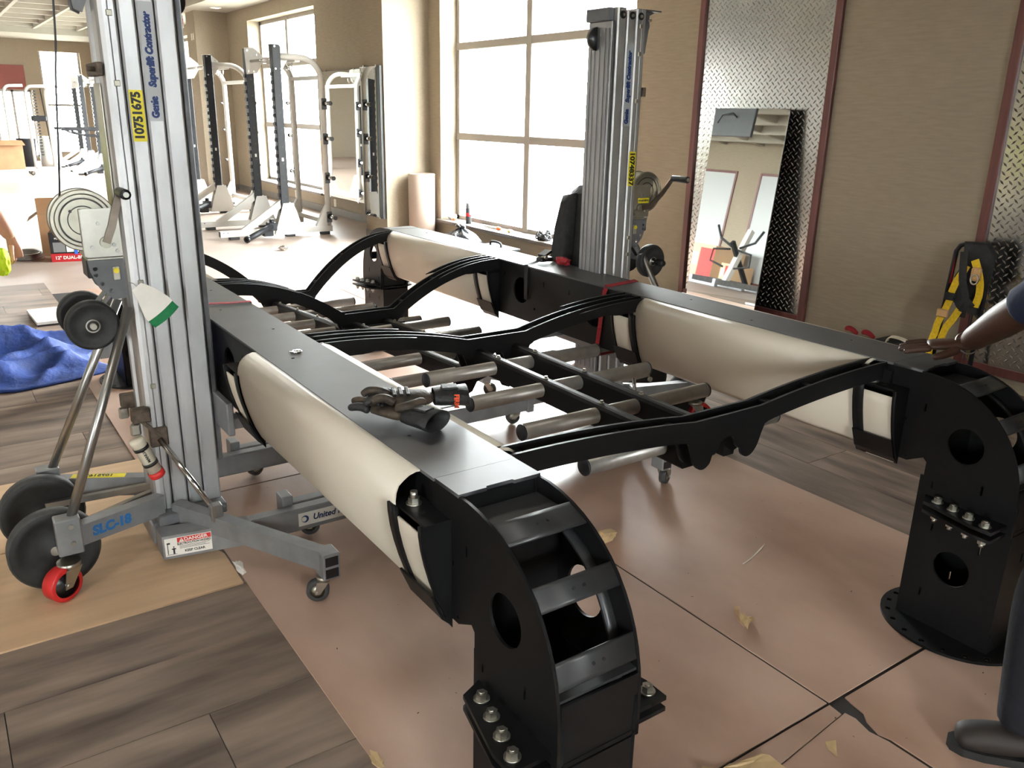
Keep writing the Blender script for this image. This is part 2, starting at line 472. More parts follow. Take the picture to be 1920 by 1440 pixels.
structure('floor', MB().box(5.03, XW, .2, 8.57, -.006, 0), M['plank_y'])
structure('floor', MB().box(XL, XW, 8.57, YE, -.006, 0), M['kraft'])
structure('floor', MB().box(XL, -1.9, YB, 8.57, -.006, 0), M['plank_x'])
structure('floor', MB().box(.76, 2.93, YB, 8.0, -.006, 0), M['subfloor'])
structure('floor', MB().box(.76, 2.93, 8.0, 8.57, -.006, 0), M['kraft'])
structure('floor', MB().box(-1.9, .76, YB, .77, -.006, 0), M['plank_x'])
structure('floor', MB().box(2.93, XW, YB, .2, -.006, 0), M['plank_y'])

# window wall: solid panels around the openings
WIN = [(5.75, 9.08), (12.84, 15.96), (18.25, 21.3), (22.0, 24.7)]
SILL, HEAD = .285, 3.02
def window_wall(name, x0, x1, wins, sill, head, top, m):
    mb = MB(); y = YB
    for a, b in wins:
        mb.box(x0, x1, y, a, 0, top); mb.box(x0, x1, a, b, 0, sill); mb.box(x0, x1, a, b, head, top); y = b
    mb.box(x0, x1, y, YE, 0, top)
    return structure(name, mb, m)
window_wall('wall_right', XW, XW+.34, WIN, SILL, HEAD, 3.7, M['wall_cloth'])
BK = (-.7, .6); BZ = (1.5, 2.6)  # unseen window opening added behind the camera to let in fill light
structure('wall_back', MB().box(XL-.3, BK[0], YB-.3, YB, 0, 3.7).box(BK[1], XW+.34, YB-.3, YB, 0, 3.7).box(BK[0], BK[1], YB-.3, YB, 0, BZ[0]).box(BK[0], BK[1], YB-.3, YB, BZ[1], 3.7), M['wall_cloth'])
xm = (BK[0]+BK[1])/2
wk = tag(MB().box(BK[0]+.006, BK[1]-.006, YB-.2, YB-.13, BZ[0]+.006, BZ[0]+.06).box(BK[0]+.006, BK[1]-.006, YB-.2, YB-.13, BZ[1]-.06, BZ[1]-.006).build('window_9', M['window_frame']), kind='structure')
for x in (BK[0]+.036, xm, BK[1]-.036): MB().box(x-.03, x+.03, YB-.2, YB-.13, BZ[0]+.06, BZ[1]-.06).build('mullion', M['window_frame'], wk)
for a, b in ((BK[0]+.066, xm-.03), (xm+.03, BK[1]-.066)): MB().box(a, b, YB-.17, YB-.164, BZ[0]+.06, BZ[1]-.06).build('pane', M['glass'], wk)
portal(xm, YB-.32, sum(BZ)/2, BK[1]-BK[0], BZ[1]-BZ[0], (R(-90), 0, 0))
for k, y in enumerate((9.35, 17.12, 24.9)):
    structure('trim_%d' % (k+10), MB().box(4.6, XW, y, y+.58, 0, 3.3), M['wall_cloth'])
mbb = MB()
ys = [(5.3, 9.35), (9.93, 17.12), (17.7, 24.9), (25.48, YE)]
for a, b in ys: mbb.box(XW-.012, XW, a, b, 0, .105)
for y in (9.35, 17.12, 24.9):
    mbb.box(4.588, 4.6, y-.012, y+.592, 0, .105); mbb.box(4.6, XW, y-.012, y, 0, .105); mbb.box(4.6, XW, y+.58, y+.592, 0, .105)
structure('baseboard_right', mbb, M['baseboard'])

def window(n, y0, y1, xf, sill, head, mully, rows, sgn=1):
    # frame of members and real panes, set back in the opening
    w_ = tag(MB().box(xf, xf+.07, y0, y0+.06, sill, head).box(xf, xf+.07, y1-.06, y1, sill, head)
             .box(xf, xf+.07, y0, y1, head-.06, head).box(xf, xf+.07, y0, y1, sill, sill+.05).build('window_%d' % n, M['window_frame']), kind='structure')
    for y in mully: MB().bbox(xf-.012, xf+.07, y-.05, y+.05, sill, head, .006).build('mullion', M['window_frame'], w_)
    for z in rows: MB().bbox(xf-.008, xf+.07, y0, y1, z-.042, z+.042, .006).build('transom', M['window_frame'], w_)
    yy = [y0+.06]+list(mully)+[y1-.06]; zz = [sill+.05]+list(rows)+[head-.06]
    for a, b in zip(yy, yy[1:]):
        for c, d in zip(zz, zz[1:]): MB().box(xf+.03, xf+.036, a, b, c, d).build('pane', M['glass'], w_)
    # window board
    MB().bbox(min(XW-.05, xf) if sgn > 0 else xf, xf+.02 if sgn > 0 else xf+.3, y0-.05, y1+.05, sill-.03, sill+.006, .004).build('window_board', M['sill_stone'], w_)
    return w_
window(1, 5.755, 9.072, 5.42, SILL, HEAD, [7.6], [1.272, 2.276])
window(2, 12.846, 15.954, 5.42, SILL, HEAD, [14.6], [1.272, 2.276])
window(3, 18.256, 21.294, 5.42, SILL, HEAD, [19.9], [1.272, 2.276])
window(4, 22.006, 24.694, 5.42, SILL, HEAD, [23.3], [1.272, 2.276])
for a, b in WIN: portal(XW+.36, (a+b)/2, (SILL+HEAD)/2, HEAD-SILL, b-a, (0, R(90), 0))

# opposite wall with large windows, far end wall with a shop-front window
WL = [(-3.4, -2.2), (16.3, 17.8)]
mb = MB(); y = YB
for a, b in WL:
    mb.box(XL-.3, XL, y, a, 0, 3.7); mb.box(XL-.3, XL, a, b, 0, .5); mb.box(XL-.3, XL, a, b, 2.3, 3.7); y = b
mb.box(XL-.3, XL, y, YE, 0, 3.7)
structure('wall_left', mb, M['wall_cloth'])
structure('trim_1', MB().box(XL, XL+.02, 16, 28, 2.32, 3.3), M['maroon_wall'])
for k, (a, b) in enumerate(WL):
    window(5+k, a+.006, b-.006, XL-.2, .506, 2.294, [a+(b-a)*i/4 for i in ((1, 2, 3) if b-a > 3 else (2,))], [], -1)
    portal(XL-.32, (a+b)/2, 1.4, 1.8, b-a, (0, R(-90), 0))
FAR = (.6, 2.9)
structure('wall_far', MB().box(XL, FAR[0], YE, YE+.3, 0, 3.7).box(FAR[1], 3.2, YE, YE+.3, 0, 3.7).box(4.25, XW+.3, YE, YE+.3, 0, 3.7).box(3.2, 4.25, YE, YE+.3, 0, .25).box(3.2, 4.25, YE, YE+.3, 2.95, 3.7).box(FAR[0], FAR[1], YE, YE+.3, 1.92, 3.7).box(FAR[0], FAR[1], YE, YE+.3, 0, .1), M['wall_cloth'])
structure('trim_2', MB().box(FAR[0]-.3, 2.8, YE-.03, YE, 1.92, 2.56), M['maroon_wall'])
wf = tag(MB().box(FAR[0], FAR[1], YE+.1, YE+.17, .1, .16).box(FAR[0], FAR[1], YE+.1, YE+.17, 1.86, 1.92).build('window_8', M['window_frame']), kind='structure')
for i in range(6):
    x = FAR[0]+(FAR[1]-FAR[0])*i/5; MB().box(x-.03, x+.03, YE+.1, YE+.17, .1, 1.92).build('mullion', M['window_frame'], wf)
for i in range(5):
    x = FAR[0]+(FAR[1]-FAR[0])*i/5; MB().box(x+.03, x+(FAR[1]-FAR[0])/5-.03, YE+.13, YE+.136, .16, 1.86).build('pane', M['glass'], wf)
portal((FAR[0]+FAR[1])/2, YE+.32, 1.0, FAR[1]-FAR[0], 1.84, (R(90), 0, 0))
w10 = tag(MB().box(3.206, 3.26, YE+.1, YE+.17, .256, 2.944).box(4.19, 4.244, YE+.1, YE+.17, .256, 2.944).build('window_10', M['window_frame']), kind='structure')
MB().box(3.26, 4.19, YE+.1, YE+.17, 1.5, 1.56).build('transom', M['window_frame'], w10)
for a, b in ((.256, 1.5), (1.56, 2.944)): MB().box(3.26, 4.19, YE+.13, YE+.136, a, b).build('pane', M['glass'], w10)
portal(3.72, YE+.32, 1.6, 1.05, 2.7, (R(90), 0, 0))

# ceiling: recessed tray with a lattice of cream beams, flat border along the window wall
cl = structure('ceiling', MB().box(XL-.3, XW+.34, YB-.3, YE+.3, ZC+.12, ZC+.2).box(4.36, XW, YB, YE, 3.24, ZC+.12).box(XL, 4.36, 25.6, YE, 3.24, ZC+.12), M['ceiling'])
xs = [-5.9+i*.98 for i in range(11)]
for x in xs: MB().box(x-.035, x+.035, YB, 25.6, ZC-.1, ZC+.12).build('beam', M['ceiling'], cl)
for i in range(26):
    yb = -3.6+i*1.16
    MB().box(XL, 4.36, yb-.05, yb+.05, ZC-.07, ZC+.12).build('beam', M['ceiling'], cl)
# ground outside the windows
structure('ground_outside', MB().box(XW+.4, 60, -40, 70, -.4, -.3).box(-60, XL-.4, -40, 70, -.4, -.3).box(XL-.4, XW+.4, YE+.4, 70, -.4, -.3), M['ext_ground'])

# diamond plate panels framed in maroon wood, on the window wall
def diamond_panel(y0, y1, z0, z1, label):
    t = thing('diamond_plate_panel', label, 'wall panel', (XW, (y0+y1)/2, 0))
    tw = .055
    h = (y1-y0)/2
    MB().box(-.012, -.002, -h+tw*.6, h-tw*.6, z0+tw*.6, z1-.02).build('metal_sheet', M['diamond'], t)
    for a, b, c, d, e in ((-h, -h+tw, z0, z1, 0), (h-tw, h, z0, z1, 0), (-h+tw, h-tw, z0, z0+tw, .004), (-h+tw, h-tw, z1-tw, z1, .004)):
        MB().bbox(-.034+e, 0, a, b, c, d, .004).build('wood_trim', M['maroon_wood'], t)
    mb = MB(); p = .050; row = 0
    z = z0+tw+.025
    while z < z1-tw-.02:
        yy = -h+tw+.015+(p/2 if row % 2 else 0); k = 0
        while yy < h-tw-.015:
            a = R(45 if (row+k) % 2 == 0 else -45) if False else R(45 if row % 2 == 0 else -45)
            ca, sa = math.cos(a), math.sin(a); L, W_ = .0195, .0062
            pts = [(L, 0), (0, W_), (-L, 0), (0, -W_)]
            base = [(-.012, yy+u*ca-v*sa, z+u*sa+v*ca) for u, v in pts]
            top = [(-.0158, yy+u*.55*ca, z+u*.55*sa) for u in (L, -L)]
            mb.add(base+top, [(0, 1, 4), (1, 5, 4), (1, 2, 5), (2, 3, 5), (3, 4, 5), (3, 0, 4)])
            yy += p; k += 1
        z += p*.5; row += 1
    mb.build('raised_tread', M['diamond'], t, kind='stuff')
    return t
diamond_panel(3.71, 4.985, .105, 2.95, 'diamond plate wall panel in maroon trim, behind the leaning mirror')
diamond_panel(1.28, 2.58, .085, 2.95, 'diamond plate wall panel in maroon trim, behind the yellow harness')
# framed bright panels on the opposite wall (seen in the leaning mirror)
for k, (a, lab) in enumerate(((12.25, 'framed metal wall panel opposite the windows, nearer of the pair'), (14.35, 'framed metal wall panel opposite the windows, farther of the pair'))):
    t = thing('framed_panel', lab, 'wall panel', (XL, a+.7, 0))
    MB().box(.002, .012, -.65, .65, .15, 2.7).build('metal_sheet', M['panel_metal'], t)
    for u, v, c, d in ((-.7, -.64, .1, 2.75), (.64, .7, .1, 2.75), (-.64, .64, .1, .16), (-.64, .64, 2.69, 2.75)):
        MB().bbox(0, .03, u, v, c, d, .004).build('wood_trim', M['maroon_wood'], t)

# fill light panels added between the lattice beams, and downlights in the border
k = 0
for ix, x in enumerate((-3.45, -.51, 2.43)):
    for iy, y in enumerate((-1.86, 1.62, 5.10)):
        if ix == 2 and iy < 2: continue
        where = ('opposite side', 'middle', 'window side')[ix]+', '+('row behind the camera', 'row above the frame', 'row beyond the frame')[iy]
        t = thing('added_fill_light', 'flat fill light panel added under the ceiling, '+where, 'added fill light', (x, y, ZC+.02), group='added fill light panels')
        MB().bbox(-.62, .62, -.32, .32, .0, .05, .004).build('housing', M['white_paint'], t)
        MB().box(-.58, .58, -.28, .28, -.003, .0).build('diffuser', M['lamp'], t)
for i, y in enumerate((10.4, 13.4, 16.4, 19.4)):
    t = thing('downlight', 'small round downlight in the ceiling border, '+('first', 'second', 'third', 'fourth')[i]+' from the near pillar', 'downlight', (4.8, y, 3.238), group='downlights in the ceiling border')
    MB().lathe((0, 0, 0), (0, 0, -1), [(0, .10), (.004, .10), (.006, .085), (.006, .075), (.002, .072)], 24).build('trim_ring', M['white_paint'], t)
    MB().cyl((0, 0, -.001), (0, 0, -.0025), .07, 24).build('lamp_face', M['lamp'], t)
t = thing('hanging_board', 'square grey board hung from the ceiling beams, reflected in the leaning mirror', 'board', (-1.0, 10.0, 2.55))
MB().bbox(-.03, .03, -.5, .5, 0, .75, .005).build('board_panel', M['dark_grey'], t)
MB().tube([Vector((.04, -.15, .30)), Vector((.10, -.1, .36)), Vector((.10, .12, .33)), Vector((.09, .2, .20))], .012, 8).build('bracket_arm', M['rack_black'], t)
for yy in (-.4, .4): MB().cyl((0, yy, .75), (0, yy, .95), .006, 8).build('hanging_rod', M['rack_black'], t)
# ================================================================ THE BLACK TRAINING FRAME
XC, YC = 1.69, 3.12
A0, A1 = .777, .965
rig = thing('training_frame', 'huge black steel gym frame with cream covers, arched cross beams and silver rungs', 'gym frame', (XC, YC, 0))
def W(o):          # world-coordinate part of the frame
    o.matrix_parent_inverse = Matrix.Translation((-XC, -YC, 0)); return o
mx = lambda x, s: 2*XC-x if s else x
my = lambda y, s: 2*YC-y if s else y
class FB(MB):      # mesh builder mirrored into one of the four corners of the frame
    def __init__(s, sx=0, sy=0): MB.__init__(s); s.sx, s.sy = sx, sy
    def mesh(s, name):
        s.v = [(mx(x, s.sx), my(y, s.sy), z) for x, y, z in s.v]
        return MB.mesh(s, name)
def yz(pts, sy): return [(my(y, sy), z) for y, z in pts]
BS, BT = M['black_steel'], M['black_top']
def arc_pt(t, off=0):
    n = 2/2.3
    s, c = abs(math.sin(t))**n, abs(math.cos(t))**n
    return (1.30-(.355-off)*s, .46+(.362-off)*c)
hexbolt_cache = {}
def hexbolt(parent, p, axis, r=.011, L=.010, m='zinc', name='bolt'):
    mb = MB(); p = Vector(p); ax = Vector(axis)
    mb.cyl(p, p+ax*.003, r*1.35, 14); mb.cyl(p+ax*.003, p+ax*(.003+L), r, 6); mb.cyl(p+ax*(.003+L), p+ax*(.006+L), r*.45, 8)
    return mb.build(name, M[m], parent)

cover_prof = [(0, .8215), (.018, .8225), (.034, .818), (.048, .809), (.059, .796), (.065, .781), (.0675, .763), (.0665, .735), (.062, .70), (.054, .662), (.043, .622), (.029, .58), (.013, .545), (0, .53)]
def cover_profile(d, off=0, z0=.0, z1=1.0):
    out = [(u+off if u > .004 or off < 0 else u, z) for u, z in cover_prof if z0 <= z <= z1]
    return out

for sx in (0, 1):
    side = 'left' if not sx else 'right'
    rail = W(FB(sx).box(A0+.008, A1-.008, 1.30, 4.94, .545, .552).build('rail', BS, rig))
    # side plates with lightening holes and slots
    for k, xa in enumerate((A0+.004, A1-.004)):
        holes = [circ(2.83, .69, .066, 28), circ(3.41, .69, .066, 28)]
        for yy in (1.62, 2.30, 3.94, 4.62): holes.append(circ(yy, .69, .05, 20))
        for yy in (2.62, 2.68, 3.02, 3.22, 3.56, 3.62): holes.append(rect(yy-.003, yy+.003, .735, .765))
        for yy in (2.95, 3.12, 3.29): holes.append(circ(yy, .615, .0065, 10))
        plate('side_plate', BS, rail, 'yz', mx(xa, sx), .008, rect(1.285, 4.955, .54, .815), holes)
    hl = []
    for i in range(9): hl.append(circ(1.62+i*.375, A0+.062+(.07 if i % 2 else 0), .0055, 10))
    hl = [[(mx(v, sx), u) for u, v in h] for h in hl]
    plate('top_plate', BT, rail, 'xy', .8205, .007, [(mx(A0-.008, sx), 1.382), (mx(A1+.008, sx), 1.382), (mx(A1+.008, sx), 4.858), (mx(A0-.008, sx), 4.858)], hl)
    for sy in (0, 1):
        # stepped end plate at each end of the top
        pts = [(A0-.006, 1.379), (A1+.006, 1.379), (A1+.006, 1.285), (A1-.06, 1.285), (A1-.062, 1.291), (A0+.062, 1.291), (A0+.06, 1.285), (A0-.006, 1.285)]
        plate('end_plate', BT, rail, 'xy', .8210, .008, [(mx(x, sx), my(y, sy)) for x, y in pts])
        FB(sx, sy).box(A0+.01, A1-.01, 1.286, 1.292, .70, .816).build('end_web', BS, rail)
        # cream shells each side, their brackets
        for out in (0, 1):
            xe = A0-.003 if not out else A1+.003; sg = -1 if not out else 1
            pr = cover_prof; th = .004
            loop = [(xe+sg*u, z) for u, z in pr]
            inn = [(xe+sg*max(u-th, -.0), z-(.004 if z > .8 else 0)) for u, z in pr][::-1]
            W(FB(sx, sy).sweep(loop+inn, 'y', 1.44, 2.50).build('cover', M['cover_white'], rig))
            for y0, y1 in ((1.315, 1.462), (2.488, 2.636)):
                br = W(FB(sx, sy).box(min(xe, xe+sg*.062), max(xe, xe+sg*.062), y0, y1, .752, .758).build('bracket', BS, rig))
                lo = [(u, z) for u, z in pr if z <= .7635]
                lo = [(.072, .757)]+[(u+.005, z) for u, z in lo[1:-1]]+[(.004, .512), (0, .505)]
                D = [(xe+sg*u, z) for u, z in lo]+[(xe, .757)]
                for yp in (y0+.003, y1-.003):
                    W2 = plate('end_cheek', BS, br, 'xz', my(yp, sy), .006, [(mx(x, sx), z) for x, z in D])
                if y0 < 2:
                    b0, b1 = (y0, y0+.012), (y1-.036, y1)
                else: b0, b1 = (y0, y0+.036), (y1-.012, y1)
                for a, b in (b0, b1):
                    lp = [(xe+sg*(u+.001), z) for u, z in lo]; li = [(xe+sg*max(0, u-.006), z) for u, z in lo][::-1]
                    FB(sx, sy).sweep(lp+li, 'y', a, b).build('strap', BS, br)
                fp = [(xe+sg*(u-.004), z) for u, z in lo[1:]]; fi = [(xe+sg*max(0, u-.009), z) for u, z in lo[1:]][::-1]
                FB(sx, sy).sweep(fp+fi, 'y', b0[1], b1[0]).build('filler_panel', M['cover_white'], br)
                lb = [(.050, .592), (.044, .592), (.018, .535), (.0, .515), (.0, .507), (.024, .53)]
                FB(sx, sy).sweep([(xe+sg*u, z) for u, z in lb], 'y', y0+.004, y1-.004, smooth=False).build('lower_bar', BS, br)
                cx = xe+sg*.03; ym = y1-.04 if y0 < 2 else y0+.045
                fbx = FB(sx, sy); fbx.cyl((cx, ym, .757), (cx, ym, .760), .017, 16).cyl((cx, ym, .76), (cx, ym, .772), .0125, 6).cyl((cx, ym, .772), (cx, ym, .786), .008, 10)
                fbx.build('bolt', M['zinc'], br)
                FB(sx, sy).cyl((cx+sg*.006, ym-.045, .757), (cx+sg*.006, ym-.045, .7585), .007, 12).build('hole_cap', M['black_plastic'], br)
        # ------- leg with its curved shoulder
        leg = W(FB(sx, sy).box(A0+.006, A1-.006, .946, 1.228, .412, .42).build('leg', BS, rig))
        outer = [(1.39, .8165), (1.33, .8205)]+[arc_pt(R(a)) for a in range(6, 91, 6)]+[(.945, .405)]
        inner = [(1.224, .405), (1.224, .545), (1.236, .556), (1.286, .53), (1.39, .53)]
        hole = circ(1.118, .632, .054, 28)
        slots = [rect(1.045, 1.052, .50, .53), rect(1.19, 1.196, .47, .49), rect(1.253, 1.259, .70, .725), rect(1.306, 1.312, .655, .67)]
        dots = [circ(1.335, .70, .006, 10), circ(1.335, .68, .006, 10), circ(1.335, .66, .006, 10), circ(1.29, .545, .005, 10)]
        for xa in (A0-.002, A1+.002):
            plate('arch_plate', BS, leg, 'yz', mx(xa, sx), .007, yz(outer+inner, sy), [yz(h, sy) for h in [hole]+slots+dots])
            sgx = 1 if xa < .9 else -1
            # flange that follows the curve inside each plate
            lp = [arc_pt(R(a), .046) for a in range(14, 96, 5)]; li = [arc_pt(R(a), .051) for a in range(14, 96, 5)][::-1]
            x0, x1 = sorted((xa+sgx*.003, xa+sgx*.028))
            FB(sx, sy).sweep(lp+li, 'x', x0, x1).build('inner_flange', M['dark_grey'], leg)
        # rungs bridging the two plates along the outside of the curve
        for a0, a1 in ((17.5, 27.5), (43, 51.5), (66.5, 75)):
            n = 6; lp = [arc_pt(R(a0+(a1-a0)*i/n), .001) for i in range(n+1)]; li = [arc_pt(R(a0+(a1-a0)*i/n), .007) for i in range(n+1)][::-1]
            rg = FB(sx, sy).sweep(lp+li, 'x', A0+.002, A1-.002).build('rung', M['dark_grey'], leg)
            am = R((a0+a1)/2); pm = arc_pt(am, .0005)
            for xx in (.862, .886):
                FB(sx, sy).cyl((xx, pm[0]+.002*math.sin(am), pm[1]-.002*math.cos(am)), (xx, pm[0]-.0012*math.sin(am), pm[1]+.0012*math.cos(am)), .0038, 8).build('hole', M['black_plastic'], rg)
        FB(sx, sy).box(A0+.003, A1-.003, 1.205, 1.284, .778, .785).build('shelf_plate', BT, leg)
        FB(sx, sy).box(A0+.003, A1-.003, .955, 1.03, .548, .554).build('shelf_plate', M['dark_grey'], leg)
        FB(sx, sy).box(A0+.003, A1-.003, 1.2, 1.208, .425, .778).build('inner_web', BS, leg)
        # lower leg: four plates
        for xa in (A0+.006, A1-.006):
            plate('leg_plate', BS, leg, 'yz', mx(xa, sx), .008, yz(rect(.946, 1.238, .012, .498), sy), [yz(h, sy) for h in (circ(1.094, .232, .056, 28), rect(1.02, 1.026, .315, .345), rect(1.17, 1.176, .10, .13), rect(1.17, 1.176, .33, .355))])
        for ya in (.95, 1.234):
            holes = [rect(.862, .872, .30, .33)] if ya < 1 else [rect(.80, .806, .18, .22), circ(.87, .25, .04, 20)]
            plate('face_plate', BS, leg, 'xz', my(ya, sy), .008, [(mx(x, sx), z) for x, z in rect(A0+.010, A1-.010, .012, .405)], [[(mx(x, sx), z) for x, z in h] for h in holes])
        plate('face_plate', BS, leg, 'xz', my(.951, sy), .007, [(mx(x, sx), z) for x, z in rect(A0+.003, A1-.003, .408, .546)])
        # round base flange with bolt holes
        hs = [circ(mx(.871+.185*math.cos(R(t)), sx), my(1.094+.2*math.sin(R(t)), sy), .009, 10) for t in range(0, 360, 18)]
        plate('base_flange', BS, leg, 'xy', .0095, .009, circ(mx(.871, sx), my(1.094, sy), .207, 48, .222), hs)
        # bolting tabs on both cheeks
        for out in (0, 1):
            xe = A0-.006 if not out else A1+.006; sg = -1 if not out else 1
            for zt in (.438, .412):
                tp = [(xe-sg*.006, .962), (xe+sg*.088, .962), (xe+sg*.088, 1.02), (xe+sg*.05, 1.185), (xe-sg*.006, 1.21)]
                plate('bolt_tab', BS, leg, 'xy', zt, .010, [(mx(x, sx), my(y, sy)) for x, y in tp])
            for i in range(4):
                yb = .992+i*.054; xb = xe+sg*(.064-.013*i if i<3 else .026)
                fb = FB(sx, sy); fn = FB(sx, sy)
                fb.cyl((xb, yb, .443), (xb, yb, .447), .0165, 16).cyl((xb, yb, .447), (xb, yb, .459), .012, 6).cyl((xb, yb, .459), (xb, yb, .462), .006, 8)
                fn.cyl((xb, yb, .407), (xb, yb, .403), .0165, 16).cyl((xb, yb, .403), (xb, yb, .390), .012, 6).cyl((xb, yb, .390), (xb, yb, .380), .007, 8)
                fb.build('bolt', M['zinc'], leg); fn.build('nut', M['zinc'], leg)

# ---------------- arched cross beams
def beam_top(x, d, zm):
    u = abs(x-XC)
    if u <= .13: return zm
    s = (.725-u)/(.725-.13)
    return zm+d*(1-max(0, s)**2.1)
def beam_outline(zm, th=.055, lobes=True):
    d = .8225-zm
    xs = [A1+.002+(.595)*i/22 for i in range(23)]
    L = [(x, beam_top(x, d, zm)) for x in xs]
    L[-1] = (XC-.13, zm)
    low = []
    for i, p in enumerate(L):
        a = L[max(i-1, 0)]; b = L[min(i+1, len(L)-1)]
        t = Vector((b[0]-a[0], b[1]-a[1])).normalized(); low.append((p[0]+t.y*th, p[1]-t.x*th))
    low = [(max(p[0], A1+.002), p[1]) for p in low if p[0] < XC-.165 and p[1] > zm-.075+.0]
    half = [(.165, min(low[-1][1], zm-.045)-.004), (.15, -.058), (.138, -.085), (.127, -.115), (.108, -.137), (.085, -.143), (.064, -.131), (.056, -.110), (.046, -.108), (.034, -.094), (.026, -.076), (.012, -.067), (0, -.065)]
    half = [half[0]]+[tuple(p) for p in spline([Vector(p) for p in half[1:]], 3)]
    half = [(XC-u, (zm+v if i else v)) for i, (u, v) in enumerate(half)]
    lowleft = low+half
    right = [(2*XC-x, z) for x, z in lowleft[:-1]][::-1]
    topr = [(2*XC-x, z) for x, z in L]
    return L+topr[::-1]+(lowleft+right)[::-1]
beams = [(1.404, 1.455, .785, ()), (2.535, 2.588, .747, (2.492, 2.505+.125)), (3.652, 3.705, .615, (3.61, 3.748)), (4.785, 4.836, .50, ())]
for ya, yb, zm, extra in beams:
    o1 = beam_outline(zm)
    cb = W(plate('cross_beam', BS, rig, 'xz', ya, .008, o1))
    plate('twin_plate', BS, cb, 'xz', yb, .008, o1)
    for y in extra:
        d = .8225-zm
        for s in (0, 1):
            xs = [A1+.002+.36*i/14 for i in range(15)]
            up = [(x, beam_top(x, d, zm)) for x in xs]; dn = [(x, z-.052*min(1, (A1+.364-x)/.2+.02)) for x, z in up][::-1]
            plate('end_gusset', BS, cb, 'xz', y, .008, [(mx(x, s), z) for x, z in up+dn])
    for s in (0, 1):
        for xx in (1.02, 1.32, 1.5):
            z = beam_top(xx, .8225-zm, zm)-.02
            MB().bbox(mx(xx, s)-.012, mx(xx, s)+.012, ya, yb, z-.01, z+.008, .003).build('spacer', BS, cb)
        xa = mx(1.0, s); z = .79
        MB().box(min(mx(A1, s), mx(.985, s)), max(mx(A1, s), mx(.985, s)), ya-.03, yb+.03, .60, .80).build('mount_plate', BS, cb)

# ---------------- ladders of silver tubes between the beams
def ladder(y0, z0, y1, z1, ys, hang=0):
    f = lambda y: z0+(z1-z0)*(y-y0)/(y1-y0)
    for xt in (1.608, 1.772):
        pr = [(-.02, -.075), (.02, -.075), (.022, -.07), (.022, -.012), (.016, -.003), (.008, 0), (-.008, 0), (-.016, -.003), (-.022, -.012), (-.022, -.07)]
        vs = [(xt+u, y0, z0+v) for u, v in pr]+[(xt+u, y1, z1+v) for u, v in pr]; n = len(pr)
        mb = MB().add(vs, [(i, (i+1) % n, n+(i+1) % n, n+i) for i in range(n)]+[tuple(range(n))[::-1], tuple(range(n, 2*n))])
        lt = W(mb.build('ladder_bar', BS, rig))
        for y in ys:
            z = f(y)
            MB().cyl((xt, y, z-.001), (xt, y, z+.003), .008, 12).cyl((xt, y, z+.003), (xt, y, z+.009), .006, 6).build('bolt', M['zinc_yellow'], lt)
    for y in ys:
        z = f(y)-.036
        rd = W(MB().cyl((1.312, y, z), (2.066, y, z), .0245, 24).build('ladder_rung', M['rod_silver'], rig))
        for x0, x1 in ((1.306, 1.314), (2.064, 2.072)):
            MB().lathe((x0, y, z), (1, 0, 0), [(0, .0), (0, .0235), (.002, .0253), (.006, .0253), (.008, .0235), (.008, 0)], 24).build('end_cap', M['plug_dark'], rd)
ladder(1.46, .70, 2.53, .705, (1.545, 1.83, 2.115, 2.40))
ladder(2.63, .615, 3.65, .572, (2.67, 2.96, 3.26, 3.55))
ladder(3.71, .53, 4.78, .455, (3.85, 4.13, 4.42, 4.70))
# scalloped hanger plates under the middle beams
for yh, zt in ((2.60, .62), (3.60, .56)):
    h = [(-.16, 0), (.16, 0), (.15, -.06), (.125, -.10), (.10, -.112), (.07, -.10), (.05, -.065), (.0, -.05), (-.05, -.065), (-.07, -.10), (-.10, -.112), (-.125, -.10), (-.15, -.06)]
    W(plate('hanger_plate', BS, rig, 'xz', yh, .01, [(XC+u, zt+v) for u, v in h]))
# ================================================================ FLOOR PROTECTION SHEETS
def sheet(name, label, cat, outline, m, th=.004, z=.0, group=None, rot=None):
    cx = sum(p[0] for p in outline)/len(outline); cy = sum(p[1] for p in outline)/len(outline)
    me = curve_mesh(name, [[(x-cx, y-cy) for x, y in outline]], th)
    o = put(name, me, m, None, label, cat, group)
    o.location = (cx, cy, z+th/2)
    return o
g = .004
HB = M['hardboard']
sheet('hardboard_sheet', 'brown hardboard sheet under the near end of the frame, beside the dark planks', 'floor board', rect(.69+g, 1.835, 1.08, 3.315), HB)
sheet('hardboard_sheet', 'brown hardboard sheet in the middle of the frame, with the curled brown scrap', 'floor board', rect(1.845, 2.955, 1.08, 3.50), HB)
sheet('hardboard_sheet', 'brown hardboard sheet under the near left leg, its straight front edge on top of another', 'floor board', [(.70, -1.2), (1.52, -1.2), (1.52, 1.0), (1.83, 1.03), (1.835, 1.072), (.70, 1.072)], HB, z=.0)
sheet('hardboard_sheet', 'brown hardboard sheet with a chipped corner, under the near right leg', 'floor board', [(1.90, 1.068), (2.955, 1.068), (2.955, -1.2), (1.86, -1.2), (1.855, .90), (1.845, .93), (1.862, .975), (1.885, 1.0), (1.893, 1.045)], HB)
sheet('hardboard_sheet', 'lowest brown hardboard strip showing between two near sheets', 'floor board', [(1.52+g, -1.2), (1.85, -1.2), (1.845, .9), (1.835, .95), (1.85, 1.0), (1.845, 1.03), (1.52+g, .998)], HB, th=.002)
sheet('hardboard_sheet', 'brown hardboard sheet under the far left leg beside the blue blanket', 'floor board', rect(.60, 1.835, 3.325, 5.68), HB)
sheet('hardboard_sheet', 'brown hardboard sheet under the far half of the frame, window side', 'floor board', rect(1.845, 2.955, 3.51, 5.68), HB)
sheet('hardboard_sheet', 'brown hardboard sheet just beyond the far end of the frame, blanket side', 'floor board', rect(.95, 1.835, 5.69, 8.05), HB)
